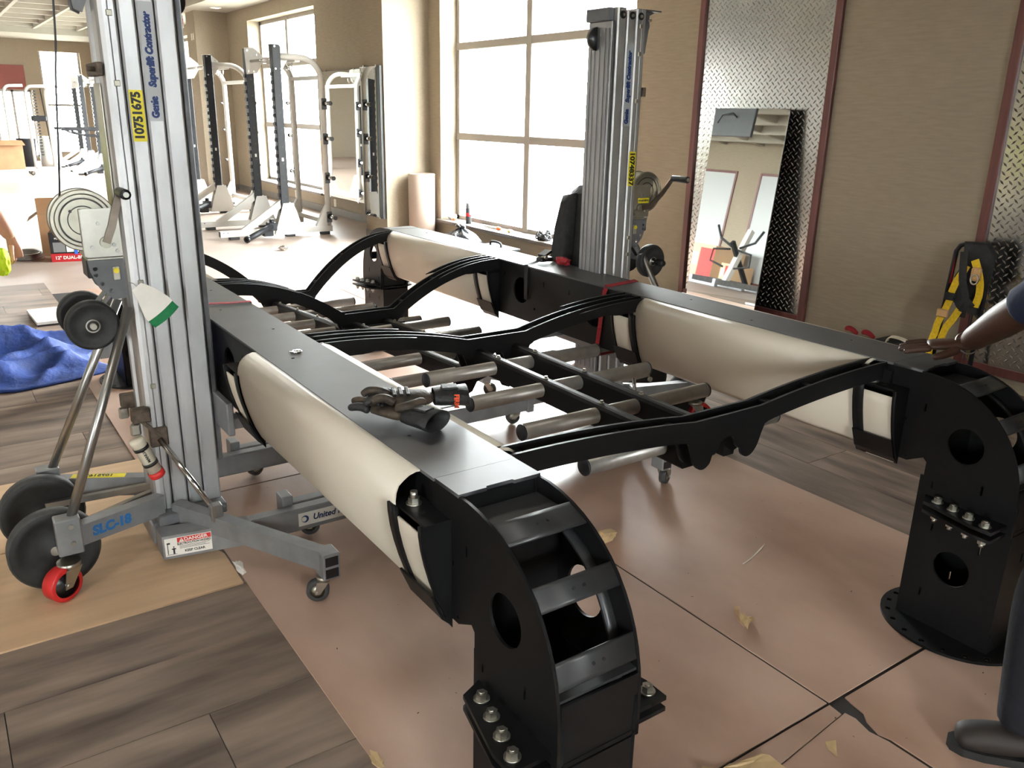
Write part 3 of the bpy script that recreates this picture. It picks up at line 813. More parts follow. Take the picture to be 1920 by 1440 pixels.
sheet('hardboard_sheet', 'brown hardboard sheet just beyond the far end of the frame, window side', 'floor board', rect(1.845, 2.955, 5.69, 8.05), HB)
sheet('hardboard_sheet', 'brown hardboard sheet beside the window sill, past the frame', 'floor board', rect(2.965, 4.1, 5.0, 7.4), HB)
cb1 = sheet('cardboard_sheet', 'tan cardboard sheet under the wheels of the left lift, beside the dark planks', 'cardboard', [(-1.2, 2.555), (.683, 2.56), (.687, 2.79), (.665, 2.86), (.66, 3.21), (-1.2, 3.19)], M['cardboard'], th=.006)
sheet('cardboard_sheet', 'tan cardboard sheet behind the left lift, towards the blue blanket', 'cardboard', [(-1.2, 3.2), (.66, 3.22), (.63, 3.86), (-1.2, 3.87)], M['cardboard'], th=.006)

# ================================================================ MATERIAL LIFTS
def lift(loc, rz, label, edges, side, text_col, num, num_col, num_down, crank, full):
    L = thing('material_lift', label, 'lift', (*loc, .0062), rz)
    hw = .092; z0, z1 = .07, 1.985
    AL = M['alu']
    s = side                                   # local side (+1/-1) that carries crank and stickers
    for k in range(len(edges)-1):
        a, b = edges[k], edges[k+1]; g = .0022
        rear = k == 0
        a += g; b -= g; r = .006
        if rear:
            pr = [(a+.022, -hw), (a+.010, -hw+.006), (a+.003, -hw+.016), (a, -hw+.03), (a, -.03), (a+.012, -.022), (a+.012, .022), (a, .03), (a, hw-.03), (a+.003, hw-.016), (a+.010, hw-.006), (a+.022, hw), (a+.034, hw), (a+.036, hw-.003), (a+.038, hw), (b-r, hw), (b, hw-r), (b, -hw+r), (b-r, -hw), (a+.038, -hw), (a+.036, -hw+.003), (a+.034, -hw)]
        else:
            pr = [(a, -hw+r), (a, hw-r), (a+r, hw), (b-r, hw), (b, hw-r), (b, -hw+r), (b-r, -hw), (a+r, -hw)]
        col = MB().sweep(pr, 'z', z0+.02*k, z1-(.012*(k % 2)), smooth=False).build('mast_section', AL, L)
        # pulley pin and ring near the top of each section
        xm = (a+b)/2+(.012 if rear else 0)
        for sy in (-1, 1):
            MB().cyl((xm, sy*hw, 1.955), (xm, sy*(hw+.004), 1.955), .016, 18).build('pulley_ring', M['black_plastic'], col)
            MB().cyl((xm, sy*(hw+.004), 1.955), (xm, sy*(hw+.010), 1.955), .007, 6).build('bolt', M['zinc'], col)
        if rear:
            for zz in (1.915, 1.80, 1.60, .98, .90, .62):
                mbx = MB().bbox(a+.030, a+.048, s*hw-.004 if s > 0 else -hw-.004, s*hw+.004 if s > 0 else -hw+.004, zz-.009, zz+.009, .002)
                mbx.build('clip', M['zinc_yellow'], col)
    x0 = edges[0]
    # rear top bracket and cap
    pl = [(x0+.02, 1.992), (x0-.095, 1.985), (x0-.06, 1.97), (x0-.062, 1.93), (x0-.045, 1.81), (x0-.022, 1.80), (x0+.004, 1.86), (x0+.004, 1.97)]
    tb = plate('top_bracket', M['grey_paint'], L, 'xz', s*.03, .006, pl)
    plate('bracket_cheek', M['grey_paint'], tb, 'xz', -s*.03, .006, pl)
    MB().bbox(x0-.10, x0+.05, -.07, .07, 1.984, 1.990, .002).build('cap_plate', M['grey_paint'], tb)
    MB().cyl((x0-.06, -.045, 1.95), (x0-.06, .045, 1.95), .006, 8).build('pulley_pin', M['zinc'], tb)
    MB().lathe((x0-.05, -.011, 1.93), (0, 1, 0), [(0, .004), (0, .034), (.006, .028), (.016, .028), (.022, .034), (.022, .004)], 24).build('pulley', M['black_plastic'], tb)
    # lifting carriage on the load side, with two short forks
    cg = MB().bbox(.002, .020, -hw+.012, hw-.012, .30, 1.93, .003).build('carriage', M['steel_worn'] if full else M['alu_dull'], L)
    for yy in (-.06, -.035, .0, .035, .06): MB().box(.020, .024, yy-.006, yy+.006, .34, 1.90).build('carriage_rib', M['alu_dull'], cg)
    MB().bbox(-.004, .028, -hw-.004, hw-.03, 1.93, 1.985, .004).build('carriage_cap', M['grey_paint'], cg)
    MB().lathe((.012, s*-.03, 1.86), (0, 1, 0), [(-.012, .004), (-.012, .05), (.012, .05), (.012, .004)], 26).build('carriage_pulley', M['black_plastic'], cg)
    for yy in (-.20, .20):
        MB().bbox(.02, .50, yy-.03, yy+.03, .46, .50, .004).build('fork', M['grey_paint_light'], cg)
    MB().bbox(.006, .03, -.24, .24, .44, .56, .004).build('fork_bar', M['grey_paint_light'], cg)
    # base box and the two long legs
    GP = M['grey_paint_light']
    bs = MB().bbox(-.255, -.02, -.115, .115, .035, .115, .005).build('base_box', GP, L)
    MB().bbox(-.235, .0, -.15, .15, .115, .155, .004).build('base_collar', M['grey_paint'], bs)
    for sy in (-1, 1):
        lg = MB().bbox(.02, 1.70, sy*.312-.026, sy*.312+.026, .062, .150, .005).build('leg', GP, L)
        MB().add([(-.25, sy*.14, .030), (-.25, sy*.23, .030), (.03, sy*.338, .062), (.03, sy*.286, .062), (-.25, sy*.14, .118), (-.25, sy*.23, .118), (.03, sy*.338, .15), (.03, sy*.286, .15)],
                 [(0, 1, 2, 3), (4, 7, 6, 5), (0, 4, 5, 1), (1, 5, 6, 2), (2, 6, 7, 3), (3, 7, 4, 0)]).build('leg_root', M['grey_paint_light'], lg)
        MB().bbox(1.67, 1.71, sy*.312-.034, sy*.312+.034, .055, .185, .003).build('end_plate', GP, lg)
        caster(L, (1.62, sy*.312, 0), .036, .062, M['tyre_grey'], 20*sy)
        # rear leg with the big transport wheel and red caster
        rl = MB().bar((-.215, sy*.10, .185), (-.535, sy*.235, .20), .045, .072).build('rear_leg', M['grey_paint_light'], L)
        MB().bbox(-.565, -.49, sy*.235-.03, sy*.235+.03, .15, .275, .004).build('rear_bracket', M['grey_paint_light'], rl)
        for zz in (.19, .25): MB().cyl((-.52, sy*.265, zz), (-.52, sy*.273, zz), .009, 6).build('bolt', M['zinc'], rl)
        bw = MB().lathe((-.568, sy*.155-.024, .138), (0, 1, 0), [(0, .0), (0, .03), (.004, .035), (.004, .10), (-.002, .108), (-.002, .128), (.006, .138), (.042, .138), (.050, .128), (.050, .108), (.044, .10), (.044, .03), (.048, .0)], 44).build('transport_wheel', M['rubber'], L)
        MB().cyl((-.568, sy*.155-.034, .138), (-.568, sy*.155+.034, .138), .014, 16).build('hub', M['zinc'], bw)
        MB().lathe((-.568, sy*.155-.0245, .138), (0, 1, 0), [(0, .132), (.004, .1383), (.045, .1383), (.049, .132)], 44).build('tread', M['tyre_grey'], bw)
        caster(L, (-.54, sy*.245, 0), .058, .12, M['red_wheel'], 30*sy, ring=True)
        MB().tube([(-.24, sy*.085, .90), (-.525, sy*.235, .235)], .0155, 12).build('rear_strut', M['galv'], L)
        MB().bar((-.555, sy*.13, .17), (-.22, sy*.03, .205), .022, .022).build('tie_bar', M['galv'], L)
        # folding stabiliser with small caster, brace and socket
        st = MB().bar((-.165, sy*.11, .150), (.155, sy*.72, .142), .045, .068).build('stabiliser', M['grey_paint_light'], L)
        MB().bbox(.128, .186, sy*.715-.035, sy*.715+.035, .085, .176, .003).build('stabiliser_end', M['grey_paint_light'], st)
        for zz in (.108, .150):
            yq = sorted((sy*.751, sy*.748)); MB().box(.135, .179, yq[0], yq[1], zz-.016, zz+.016).build('tube_opening', M['black_plastic'], st)
        caster(L, (.14, sy*.715, 0), .037, .085, M['tyre_grey'], -25*sy)
        MB().tube([(-.195, sy*.105, .43), (-.075, sy*.29, .195)], .010, 10).build('brace_rod', M['chrome'], st)
        MB().bbox(-.095, -.055, sy*.29-.02, sy*.29+.02, .165, .225, .003).build('brace_clevis', M['galv'], st)
        bk = MB().bbox(-.225, -.165, sy*.092-.012, sy*.092+.012, .40, .47, .004).build('stabiliser_socket', M['rust'], L)
        MB().bbox(-.275, -.215, sy*.092-.02, sy*.092+.02, .50, .55, .004).build('socket_latch', M['rust'], bk)
        MB().bar((-.26, sy*.10, .52), (-.19, sy*.10, .44), .02, .012).build('latch_arm', M['rust'], bk)
        MB().bbox(-.285, -.25, sy*.1-.008, sy*.1+.008, .455, .50, .006).build('latch_tab', M['zinc'], bk)
    # winch: drum, zinc cheek plates, crank, cable
    wx, wz = x0-.098, 1.185
    wn = plate('winch', M['zinc'], L, 'xz', s*.06, .005, rrect(x0-.108, x0+.008, 1.068, 1.222, .008))
    plate('cheek_plate', M['zinc'], wn, 'xz', -s*.03, .005, rrect(x0-.108, x0+.008, 1.068, 1.222, .008))
    MB().bbox(x0-.112, x0-.104, min(s*.06, -s*.03), max(s*.06, -s*.03), 1.07, 1.222, .002).build('cheek_edge', M['zinc'], wn)
    MB().lathe((wx, s*.048, wz), (0, -s, 0), [(0, .0), (0, .066), (.004, .067), (.004, .072), (0, .073), (0, .081), (-.004, .085), (-.004, .094), (.002, .097), (.006, .094), (.009, .052), (.06, .052), (.064, .094), (.068, .097), (.072, .094), (.072, .0)], 48, False).build('drum', M['zinc_yellow'], wn)
    for r_ in (.0695, .045): MB().lathe((wx, s*.0485, wz), (0, s, 0), [(0, r_-.0016), (.0008, r_-.0016), (.0008, r_+.0016), (0, r_+.0016)], 48).build('drum_groove', M['dark_grey'], wn)
    MB().cyl((wx-.035, s*.048, wz+.03), (wx-.035, s*.0492, wz+.03), .005, 10).build('hole', M['black_plastic'], wn)
    for dx, dz in ((-.085, -.135), (-.02, -.13), (-.06, -.06), (-.012, -.15)):
        MB().cyl((x0+dx, s*.0625, wz+dz+.05), (x0+dx, s*.068, wz+dz+.05), .0065, 8).build('bolt', M['galv'], wn)
    px, pz = x0-.045, 1.115
    MB().cyl((px, s*.0625, pz), (px, s*.078, pz), .018, 18).build('pivot', M['zinc_yellow'], wn)
    ar = MB().strip([(px, s*.080, pz)]+[(px+a, s*b, pz+c) for a, b, c in crank], .024, .006, side=(0, 0, 1) if abs(crank[-1][0]) > .1 else (1, 0, 0)).build('crank_arm', M['crank_steel'], wn)
    a, b, c = crank[-1]
    MB().lathe((px+a, s*(b-.004), pz+c), (0, s, 0), [(0, 0), (0, .012), (.004, .0155), (.10, .0165), (.106, .0155), (.107, .008)], 18).build('crank_grip', M['black_plastic'], wn)
    MB().cyl((px+a, s*(b+.10), pz+c), (px+a, s*(b+.108), pz+c), .0085, 14).build('grip_core', M['zinc'], wn)
    cpts = [(wx-.055, s*.02, wz+.07), (wx-.045, s*.05, 1.38), (wx-.025, s*.06, 1.60), (wx-.01, s*.06, 1.72), (wx+.006, s*.05, 1.93)] if full else [(x0-.012, s*.02, wz+.09), (x0-.014, s*.02, 1.6), (x0-.03, s*.01, 1.93)]
    MB().tube(spline(cpts, 4), .003, 6).build('winch_cable', M['dark_grey'], wn)
    # mounting plate below the winch, bubble level, loading wheels on arms
    mp = plate('winch_mount', M['grey_paint'], L, 'xz', s*.055, .006, [(x0-.105, 1.062), (x0+.01, 1.062), (x0+.012, .93), (x0-.04, .925), (x0-.078, .965), (x0-.1, 1.02)], [circ(x0-.085, 1.03, .007, 10), circ(x0-.085, 1.01, .007, 10), circ(x0-.07, .98, .007, 10), circ(x0-.045, .955, .007, 10)])
    plate('mount_cheek', M['grey_paint'], mp, 'xz', -s*.04, .006, [(x0-.105, 1.062), (x0+.01, 1.062), (x0+.012, .93), (x0-.04, .925), (x0-.078, .965), (x0-.1, 1.02)])
    MB().bbox(x0-.108, x0-.09, min(s*.055, -s*.04), max(s*.055, -s*.04), 1.0, 1.06, .003).build('mount_web', M['black_plastic'], mp)
    MB().bbox(x0-.105, x0+.01, min(s*.062, -s*.045), max(s*.062, -s*.045), 1.058, 1.066, .002).build('mount_top', M['zinc'], mp)
    lv = MB().bbox(x0-.035, x0-.013, s*.062-.004, s*.062+.004, .99, 1.035, .002).build('level_bracket', M['zinc'], mp)
    MB().cyl((x0-.024, s*.064, 1.022), (x0-.024, s*.071, 1.022), .009, 14).build('bubble_level', M['green_ink'] if False else M['yellow'], mp)
    for dy in (.035, -.04):
        MB().bar((x0-.03, s*dy, .96), (x0-.115, s*dy, .862), .008, .034, up=(0, s, 0)).build('wheel_arm', M['grey_paint_light'], mp)
    MB().cyl((x0-.12, -.12, .855), (x0-.12, .12, .855), .010, 12).build('axle', M['zinc'], L)
    for yy in (-.085, .085):
        lw = MB().lathe((x0-.12, yy-.02, .855), (0, 1, 0), [(0, 0), (0, .02), (.004, .03), (.004, .062), (-.001, .068), (.001, .078), (.008, .081), (.032, .081), (.039, .078), (.041, .068), (.036, .062), (.036, .03), (.04, .02), (.04, 0)], 40).build('loading_wheel', M['rubber'], L)
        sg = -1 if yy < 0 else 1
        MB().lathe((x0-.12, yy+sg*.02, .855), (0, sg, 0), [(0, .022), (.004, .022), (.004, .018), (0, .018)], 24).build('hub_ring', M['zinc'], lw)
        MB().lathe((x0-.12, yy+sg*.022, .855), (0, sg, 0), [(0, .010), (.03, .010), (.03, .016), (.07, .016), (.075, .012), (.075, 0)], 16).build('axle_grip', M['black_plastic'], L) if not full else None
    # clamp on the rear face
    cm = MB().bbox(x0-.012, x0+.006, -.095, .095, 1.62, 1.66, .003).build('rear_clamp', M['rust'], L)
    MB().cyl((x0-.035, s*.06, 1.64), (x0-.010, s*.06, 1.64), .008, 8).build('clamp_bolt', M['rust'], cm)
    MB().bbox(x0-.004, x0+.001, -.05, .05, .95, 1.60, .001).build('rear_strip', M['zinc_yellow'], L)
    # stickers and lettering on the crank side
    def face(x, z): return frame_m((x, s*(hw+.0006), z), (0, 0, 1), (s*1.0, 0, 0) if s < 0 else (1, 0, 0))
    a, b = edges[text_col], edges[text_col+1]; xm = (a+b)/2
    up = (-1, 0, 0) if s < 0 else (1, 0, 0)    # text reads upwards, seen from that side
    st = MB().box(a+.006, b-.006, *sorted((s*hw, s*(hw+.0005))), 1.49, 1.84).build('name_sticker', M['sticker_silver'], L)
    text('lettering', 'Superlift Contractor', .029, M['blue_ink'], st, frame_m((xm, s*(hw+.0009), 1.700), (0, 0, 1), up), sx=.90, shear=.2, bold=.0022)
    text('lettering', 'Genie', .029, M['blue_ink'], st, frame_m((xm, s*(hw+.0009), 1.532), (0, 0, 1), up), sx=.92, bold=.0022)
    a, b = edges[num_col], edges[num_col+1]; xm = (a+b)/2+(.012 if num_col == 0 else 0)
    zc = num_down[1]; ysz = .155
    sk = MB().box(xm-.0205, xm+.0205, *sorted((s*hw, s*(hw+.0007))), zc-ysz/2, zc+ysz/2).build('number_sticker', M['yellow'], L)
    if num_down[0]: Mx = frame_m((xm, s*(hw+.0011), zc), (0, 0, -1), tuple(-c for c in up))
    else: Mx = frame_m((xm, s*(hw+.0011), zc), (0, 0, 1), up)
    text('lettering', num, .037, M['black_ink'], sk, Mx, sx=.98 if not num_down[0] else 1.02, bold=.0018)
    return L
def caster(L, p, r, hgt, tyre, ang, ring=False):
    x, y, z = p; a = R(ang); ax = Vector((math.sin(a), math.cos(a), 0)); fw = Vector((math.cos(a), -math.sin(a), 0))
    c = Vector((x, y, r))+fw*(-r*.55)
    k = MB().cyl((x, y, hgt-.012), (x, y, hgt+.004), r*.62, 20).build('caster', M['zinc'], L)
    t = r*.42
    if ring:
        MB().lathe(c-ax*t, ax, [(0, r*.74), (0, r*.95), (.004, r), (2*t-.004, r), (2*t, r*.95), (2*t, r*.74)], 36).build('wheel_rim', tyre, k)
        MB().lathe(c-ax*t*.9, ax, [(0, 0), (0, r*.25), (.004, r*.3), (.004, r*.74), (1.8*t-.004, r*.74), (1.8*t-.004, r*.3), (1.8*t, r*.25), (1.8*t, 0)], 30).build('wheel_core', M['black_plastic'], k)
    else:
        MB().lathe(c-ax*t, ax, [(0, r*.62), (0, r*.93), (.003, r), (2*t-.003, r), (2*t, r*.93), (2*t, r*.62)], 30).build('wheel_rim', tyre, k)
        MB().lathe(c-ax*t*.85, ax, [(0, 0), (0, r*.62), (1.7*t, r*.62), (1.7*t, 0)], 24).build('wheel_core', M['zinc_yellow'], k)
    for q in (-1, 1):
        o = ax*q*(t+.004)
        top = Vector((x, y, hgt-.012)); f = fw*r*.45
        vs = [top+o+f, top+o-f*1.3, c+o-fw*r*.22-Vector((0, 0, r*.2)), c+o+fw*r*.22-Vector((0, 0, r*.2))]
        tt = ax*q*.003
        MB().add([v for v in vs]+[v+tt for v in vs], [(0, 1, 2, 3), (7, 6, 5, 4), (0, 4, 5, 1), (1, 5, 6, 2), (2, 6, 7, 3), (3, 7, 4, 0)]).build('fork_cheek', M['zinc'], k)
    MB().cyl(c-ax*(t+.012), c+ax*(t+.012), r*.13, 8).build('axle_bolt', M['zinc'], k)
    return k

LL = lift((.735, 3.03), 0, 'worn aluminium material lift at left with yellow number sticker 10751675', [-.235, -.171, -.117, -.062, 0], -1, 2, '10751675', 1, (False, 1.505), [(.022, .080, .05), (.034, .080, .09), (.056, .084, .158)], True)
RL = lift((2.607, 3.09), math.pi, 'worn aluminium material lift by the window with yellow number sticker 10748337', [-.180, -.109, -.055, 0], 1, 1, '10748337', 0, (True, 1.30), [(-.05, .084, .005), (-.115, .09, .062), (-.182, .09, .134)], False)
# ================================================================ ALONG THE WINDOW WALL
def noise1(x, s=0): return math.sin(x*12.9898+s*78.233)*.5+math.sin(x*5.3+s*2.1)*.5
# wall mirrors
def wall_mirror(label, y0, y1, z0, z1, x, strip=False):
    t = thing('wall_mirror', label, 'mirror', (x, (y0+y1)/2, z0))
    h = (y1-y0)/2; H = z1-z0
    MB().box(-.030, -.014, -h, h, 0, H).build('backing_board', M['mirror_back'], t)
    a = -h+.12 if strip else -h+.004
    MB().box(-.034, -.031, a, h-.004, .004, H-.004).build('mirror_glass', M['mirror'], t)
    if strip:
        MB().bbox(-.040, -.031, -h, -h+.075, 0, H, .002).build('black_edge', M['dark_grey'], t)
        MB().bbox(-.037, -.031, -h+.076, -h+.118, 0, H, .002).build('glass_edge', M['mirror_edge'], t)
    for yy in (-h*.6, h*.6):
        for zz in (.0, H): MB().bbox(-.040, -.012, yy-.015, yy+.015, zz-.012, zz+.012, .003).build('mirror_clip', M['chrome'], t)
    return t
wall_mirror('large frameless wall mirror between the far window and the pillar', 11.09, 12.76, .275, 2.09, XW)
wall_mirror('narrow tall mirror with a dark side edge on the pillar face', 9.37, 9.93, .29, 2.045, 4.6, True)
wall_mirror('far wall mirror beyond the second pillar, behind the racks', 24.2-5.3, 20.3-.1 if False else 18.15+.9, .275, 2.09, XW) if False else None

# mirror leaning against the diamond plate
lm = thing('leaning_mirror', 'tall frameless mirror with a black back leaning against diamond plate', 'mirror', (4.925, 4.325, .0), rot=(0, R(6.05), 0))
MB().box(0, .004, -.345, .345, .0, 1.62).build('mirror_glass', M['mirror'], lm)
MB().box(.004, .012, -.345, .345, .0, 1.62).build('backing', M['mirror_back'], lm)

# roll of paper standing in the corner
rp = thing('paper_roll', 'tan roll of floor paper standing on end beside the pillar', 'paper roll', (4.97, 9.15, 0))
MB().lathe((0, 0, .0), (0, 0, 1), [(0, .06), (0, .158), (.83, .16), (.835, .155), (.826, .06), (.3, .058), (0, .06)], 40).build('rolled_paper', M['kraft'], rp)
mb = MB()
ws = [(.159*math.cos(t), .159*math.sin(t), .825+.022*math.sin(t*5)*(.5+.5*math.sin(t*1.7))) for t in [R(a) for a in range(120, 330, 8)]]
mb.add([(x, y, .80) for x, y, z in ws]+ws, [(i, i+1, len(ws)+i+1, len(ws)+i) for i in range(len(ws)-1)]).build('torn_edge', M['kraft'], rp)

# items on and below the window sill
def lathe_thing(name, label, cat, p, parts, axis=(0, 0, 1), rot=None, group=None):
    t = thing(name, label, cat, p, rot=rot, group=group)
    for nm, prof, m in parts: MB().lathe((0, 0, 0), axis, prof, 24).build(nm, M[m], t)
    return t
zs = SILL+.006
lathe_thing('thermos_bottle', 'dark grey steel bottle standing on the window sill', 'bottle', (5.27, 8.55, zs), [('body', [(0, 0), (0, .034), (.10, .036), (.17, .036), (.178, .03)], 'dark_grey'), ('label_band', [(.085, .0365), (.085, .0372), (.125, .0372), (.125, .0365)], 'dark_red'), ('cap', [(.178, .03), (.18, .032), (.235, .031), (.24, .026), (.24, 0)], 'grey_paint')])
def crumple(name, label, cat, p, sx, sy, sz, m, seed, n=2, group=None, rough=.28):
    random.seed(seed)
    bm = bmesh.new(); bmesh.ops.create_icosphere(bm, subdivisions=n, radius=1)
    for v in bm.verts:
        k = 1+random.uniform(-rough, rough); v.co = Vector((v.co.x*sx*k, v.co.y*sy*k, max(-.92, v.co.z)*sz*k))
    z = min(v.co.z for v in bm.verts)
    for v in bm.verts: v.co.z -= z
    me = bpy.data.meshes.new(name); bm.to_mesh(me); bm.free()
    o = put(name, me, M[m], None, label, cat, group); o.location = p
    return o
crumple('crumpled_paper', 'pale crumpled paper in the corner of the window sill', 'paper', (5.30, 8.98, zs), .05, .06, .035, 'paper_white', 3)
crumple('orange_knob', 'small orange plastic piece in the sill corner', 'plastic piece', (5.26, 8.87, zs), .02, .03, .016, 'orange_plastic', 4)
t = thing('caulking_tube', 'slim pale tube with an orange nozzle cap lying on the window sill', 'sealant tube', (5.27, 7.98, zs))
MB().cyl((0, .22, .014), (0, -.06, .014), .013, 14).build('tube_body', M['paper_white'], t)
MB().lathe((0, -.06, .016), (0, -1, 0), [(0, .014), (.0, .022), (.035, .02), (.04, .010), (.065, .006), (.066, 0)], 16).build('nozzle_cap', M['orange_plastic'], t)
t = thing('tape_measure', 'small white and yellow tape measure on the window sill', 'tape measure', (5.25, 7.65, zs))
MB().bbox(-.02, .02, -.035, .03, 0, .035, .008).build('case', M['paper_white'], t)
MB().bbox(-.021, .021, -.02, .015, .010, .027, .002).build('face_sticker', M['yellow'], t)
MB().strip([(0, -.035, .004), (0, -.055, .004), (0, -.057, -.001)], .012, .001, side=(1, 0, 0)).build('blade_tip', M['zinc'], t)
for i, (y, x, lab) in enumerate(((7.03, 5.26, 'grey black bundle of cable ties and cords on the sill, nearer the bottle'), (6.70, 5.24, 'black bundle of cords on the sill beside the black jacket'))):
    t = thing('cord_bundle', lab, 'cord bundle', (x, y, zs))
    random.seed(20+i)
    for k in range(9):
        c = [(random.uniform(-.06, .06), random.uniform(-.10, .10), random.uniform(.008, .10)) for _ in range(5)]
        MB().tube(spline([Vector(q) for q in c], 5), .008, 6).build('cord', M['canvas_black' if k % 3 else 'grey_paint_light'], t)
    MB().bbox(-.05, .05, -.07, .07, 0, .03, .01).build('cord_base', M['canvas_black'], t)
# black rubbish bag, tool case, jacket on the floor by the sill
random.seed(5)
bm = bmesh.new(); bmesh.ops.create_uvsphere(bm, u_segments=28, v_segments=18, radius=1)
for v in bm.verts:
    x, y, z = v.co; r = 1+.10*math.sin(7*math.atan2(y, x)+3*z)*(1-abs(z)*.5)+random.uniform(-.04, .04)
    s_ = .22 if z < .75 else .22*(1-(z-.75)*2.6)
    v.co = (x*s_*r, y*s_*1.15*r, max(z, -.85)*.17*r+.14+(.10*(z-.75)*4*.2 if z > .75 else 0))
me = bpy.data.meshes.new('bin_bag'); bm.to_mesh(me); bm.free(); me.polygons.foreach_set('use_smooth', [True]*len(me.polygons))
bag = thing('bin_bag', 'shiny black plastic rubbish bag tied at the top, below the window sill', 'bag', (4.82, 7.98, 0))
put('bag_body', me, M['bag_black'], bag)
mb = MB()
for k in range(7):
    a = k*.9; mb.tube([(0, 0, .29), (.02*math.cos(a), .02*math.sin(a), .335), (.05*math.cos(a), .05*math.sin(a), .36+.02*math.sin(k*3))], [.014, .010, .016], 7)
mb.build('tied_neck', M['bag_black'], bag, kind='stuff')
t = thing('tool_case', 'black tool case with a red front beside the rubbish bag', 'tool case', (4.80, 7.25, 0))
MB().bbox(-.14, .14, -.24, .24, .0, .20, .012).build('case_body', M['canvas_black'], t)
MB().bbox(-.10, .10, -.26, -.241, .03, .17, .004).build('red_front', M['red_plain'], t)
MB().bbox(-.145, .145, -.245, .245, .20, .225, .006).build('lid', M['canvas_black'], t)
MB().tube(spline([Vector((0, -.10, .22)), Vector((0, -.08, .27)), Vector((0, .08, .27)), Vector((0, .10, .22))], 5), .012, 8).build('handle', M['canvas_black'], t)
# black jacket hung on the far side of the window lift
jk = thing('work_jacket', 'black work jacket hanging on the far side of the window lift mast', 'jacket', (2.74, 3.20, 0))
def jk_shape(k):
    pr = [(.0, .70), (.10, .68), (.20, .705), (.262, .72), (.285, .77), (.262, .84), (.258, .93), (.235, 1.0), (.222, 1.08), (.205, 1.14), (.17, 1.165), (.10, 1.17), (.03, 1.19), (.0, 1.18)]
    return [(y*(1-.06*k)-.012, z+.006*math.sin(y*30+k)) for y, z in pr]
me = curve_mesh('jacket_body', [jk_shape(0)], .10, .045); me.transform(PLANE['yz']); put('jacket_body', me, M['canvas_black'], jk)
me = curve_mesh('sleeve', [[(.18, .74), (.25, .72), (.275, .80), (.245, .98), (.20, 1.12), (.15, 1.13), (.16, .95)]], .07, .034); me.transform(Matrix.Translation((-.055, .012, 0)) @ PLANE['yz']); put('sleeve', me, M['canvas_black'], jk)
MB().tube([Vector((0, -.02, 1.16)), Vector((0, .02, 1.2)), Vector((0, .06, 1.18))], .008, 8).build('hanging_loop', M['canvas_black'], jk)
crumple('red_rag', 'small red crumpled rag on the right rail at the foot of the jacket', 'rag', (2.57, 3.27, .8245), .03, .05, .022, 'red_strap', 9)

# switches, outlets, exit sign
for i, (x, y, z, nx, lab) in enumerate(((5.186, 12.35, .18, 0, 'white wall outlet below the wall mirror, nearer'), (5.186, 14.0, .18, 0, 'white wall outlet below the far window, nearer the pillar'), (4.594, 17.33, 2.80, 0, 'pair of white switch plates high on the far pillar'))):
    t = thing('wall_plate', lab, 'wall plate', (x+.014, y, z))
    for dy in ((-.06, .06) if i == 2 else (0,)):
        MB().bbox(-.010, 0, dy-.036, dy+.036, -.058, .058, .003).build('cover_plate', M['white_paint'], t)
        for dz in (-.022, .022): MB().bbox(-.0115, -.010, dy-.014, dy+.014, dz-.014, dz+.014, .001).build('socket_face', M['tube_ivory'], t)
ex = thing('exit_sign', 'white exit sign hanging from the ceiling edge near the far windows', 'exit sign', (4.6, 18.1, 2.99))
MB().bbox(-.02, .02, -.165, .165, 0, .22, .005).build('sign_box', M['white_paint'], ex)
MB().box(-.01, .01, -.04, .04, .22, .25).build('mounting_stem', M['white_paint'], ex)
text('lettering', 'EXIT', .16, M['exit_red'], ex, frame_m((-.0212, 0, .11), (0, -1, 0), (0, 0, 1)), bold=.002)
text('lettering', 'EXIT', .13, M['exit_red'], ex, frame_m((0, -.166, .11), (1, 0, 0), (0, 0, 1)), sx=.12, bold=.002)

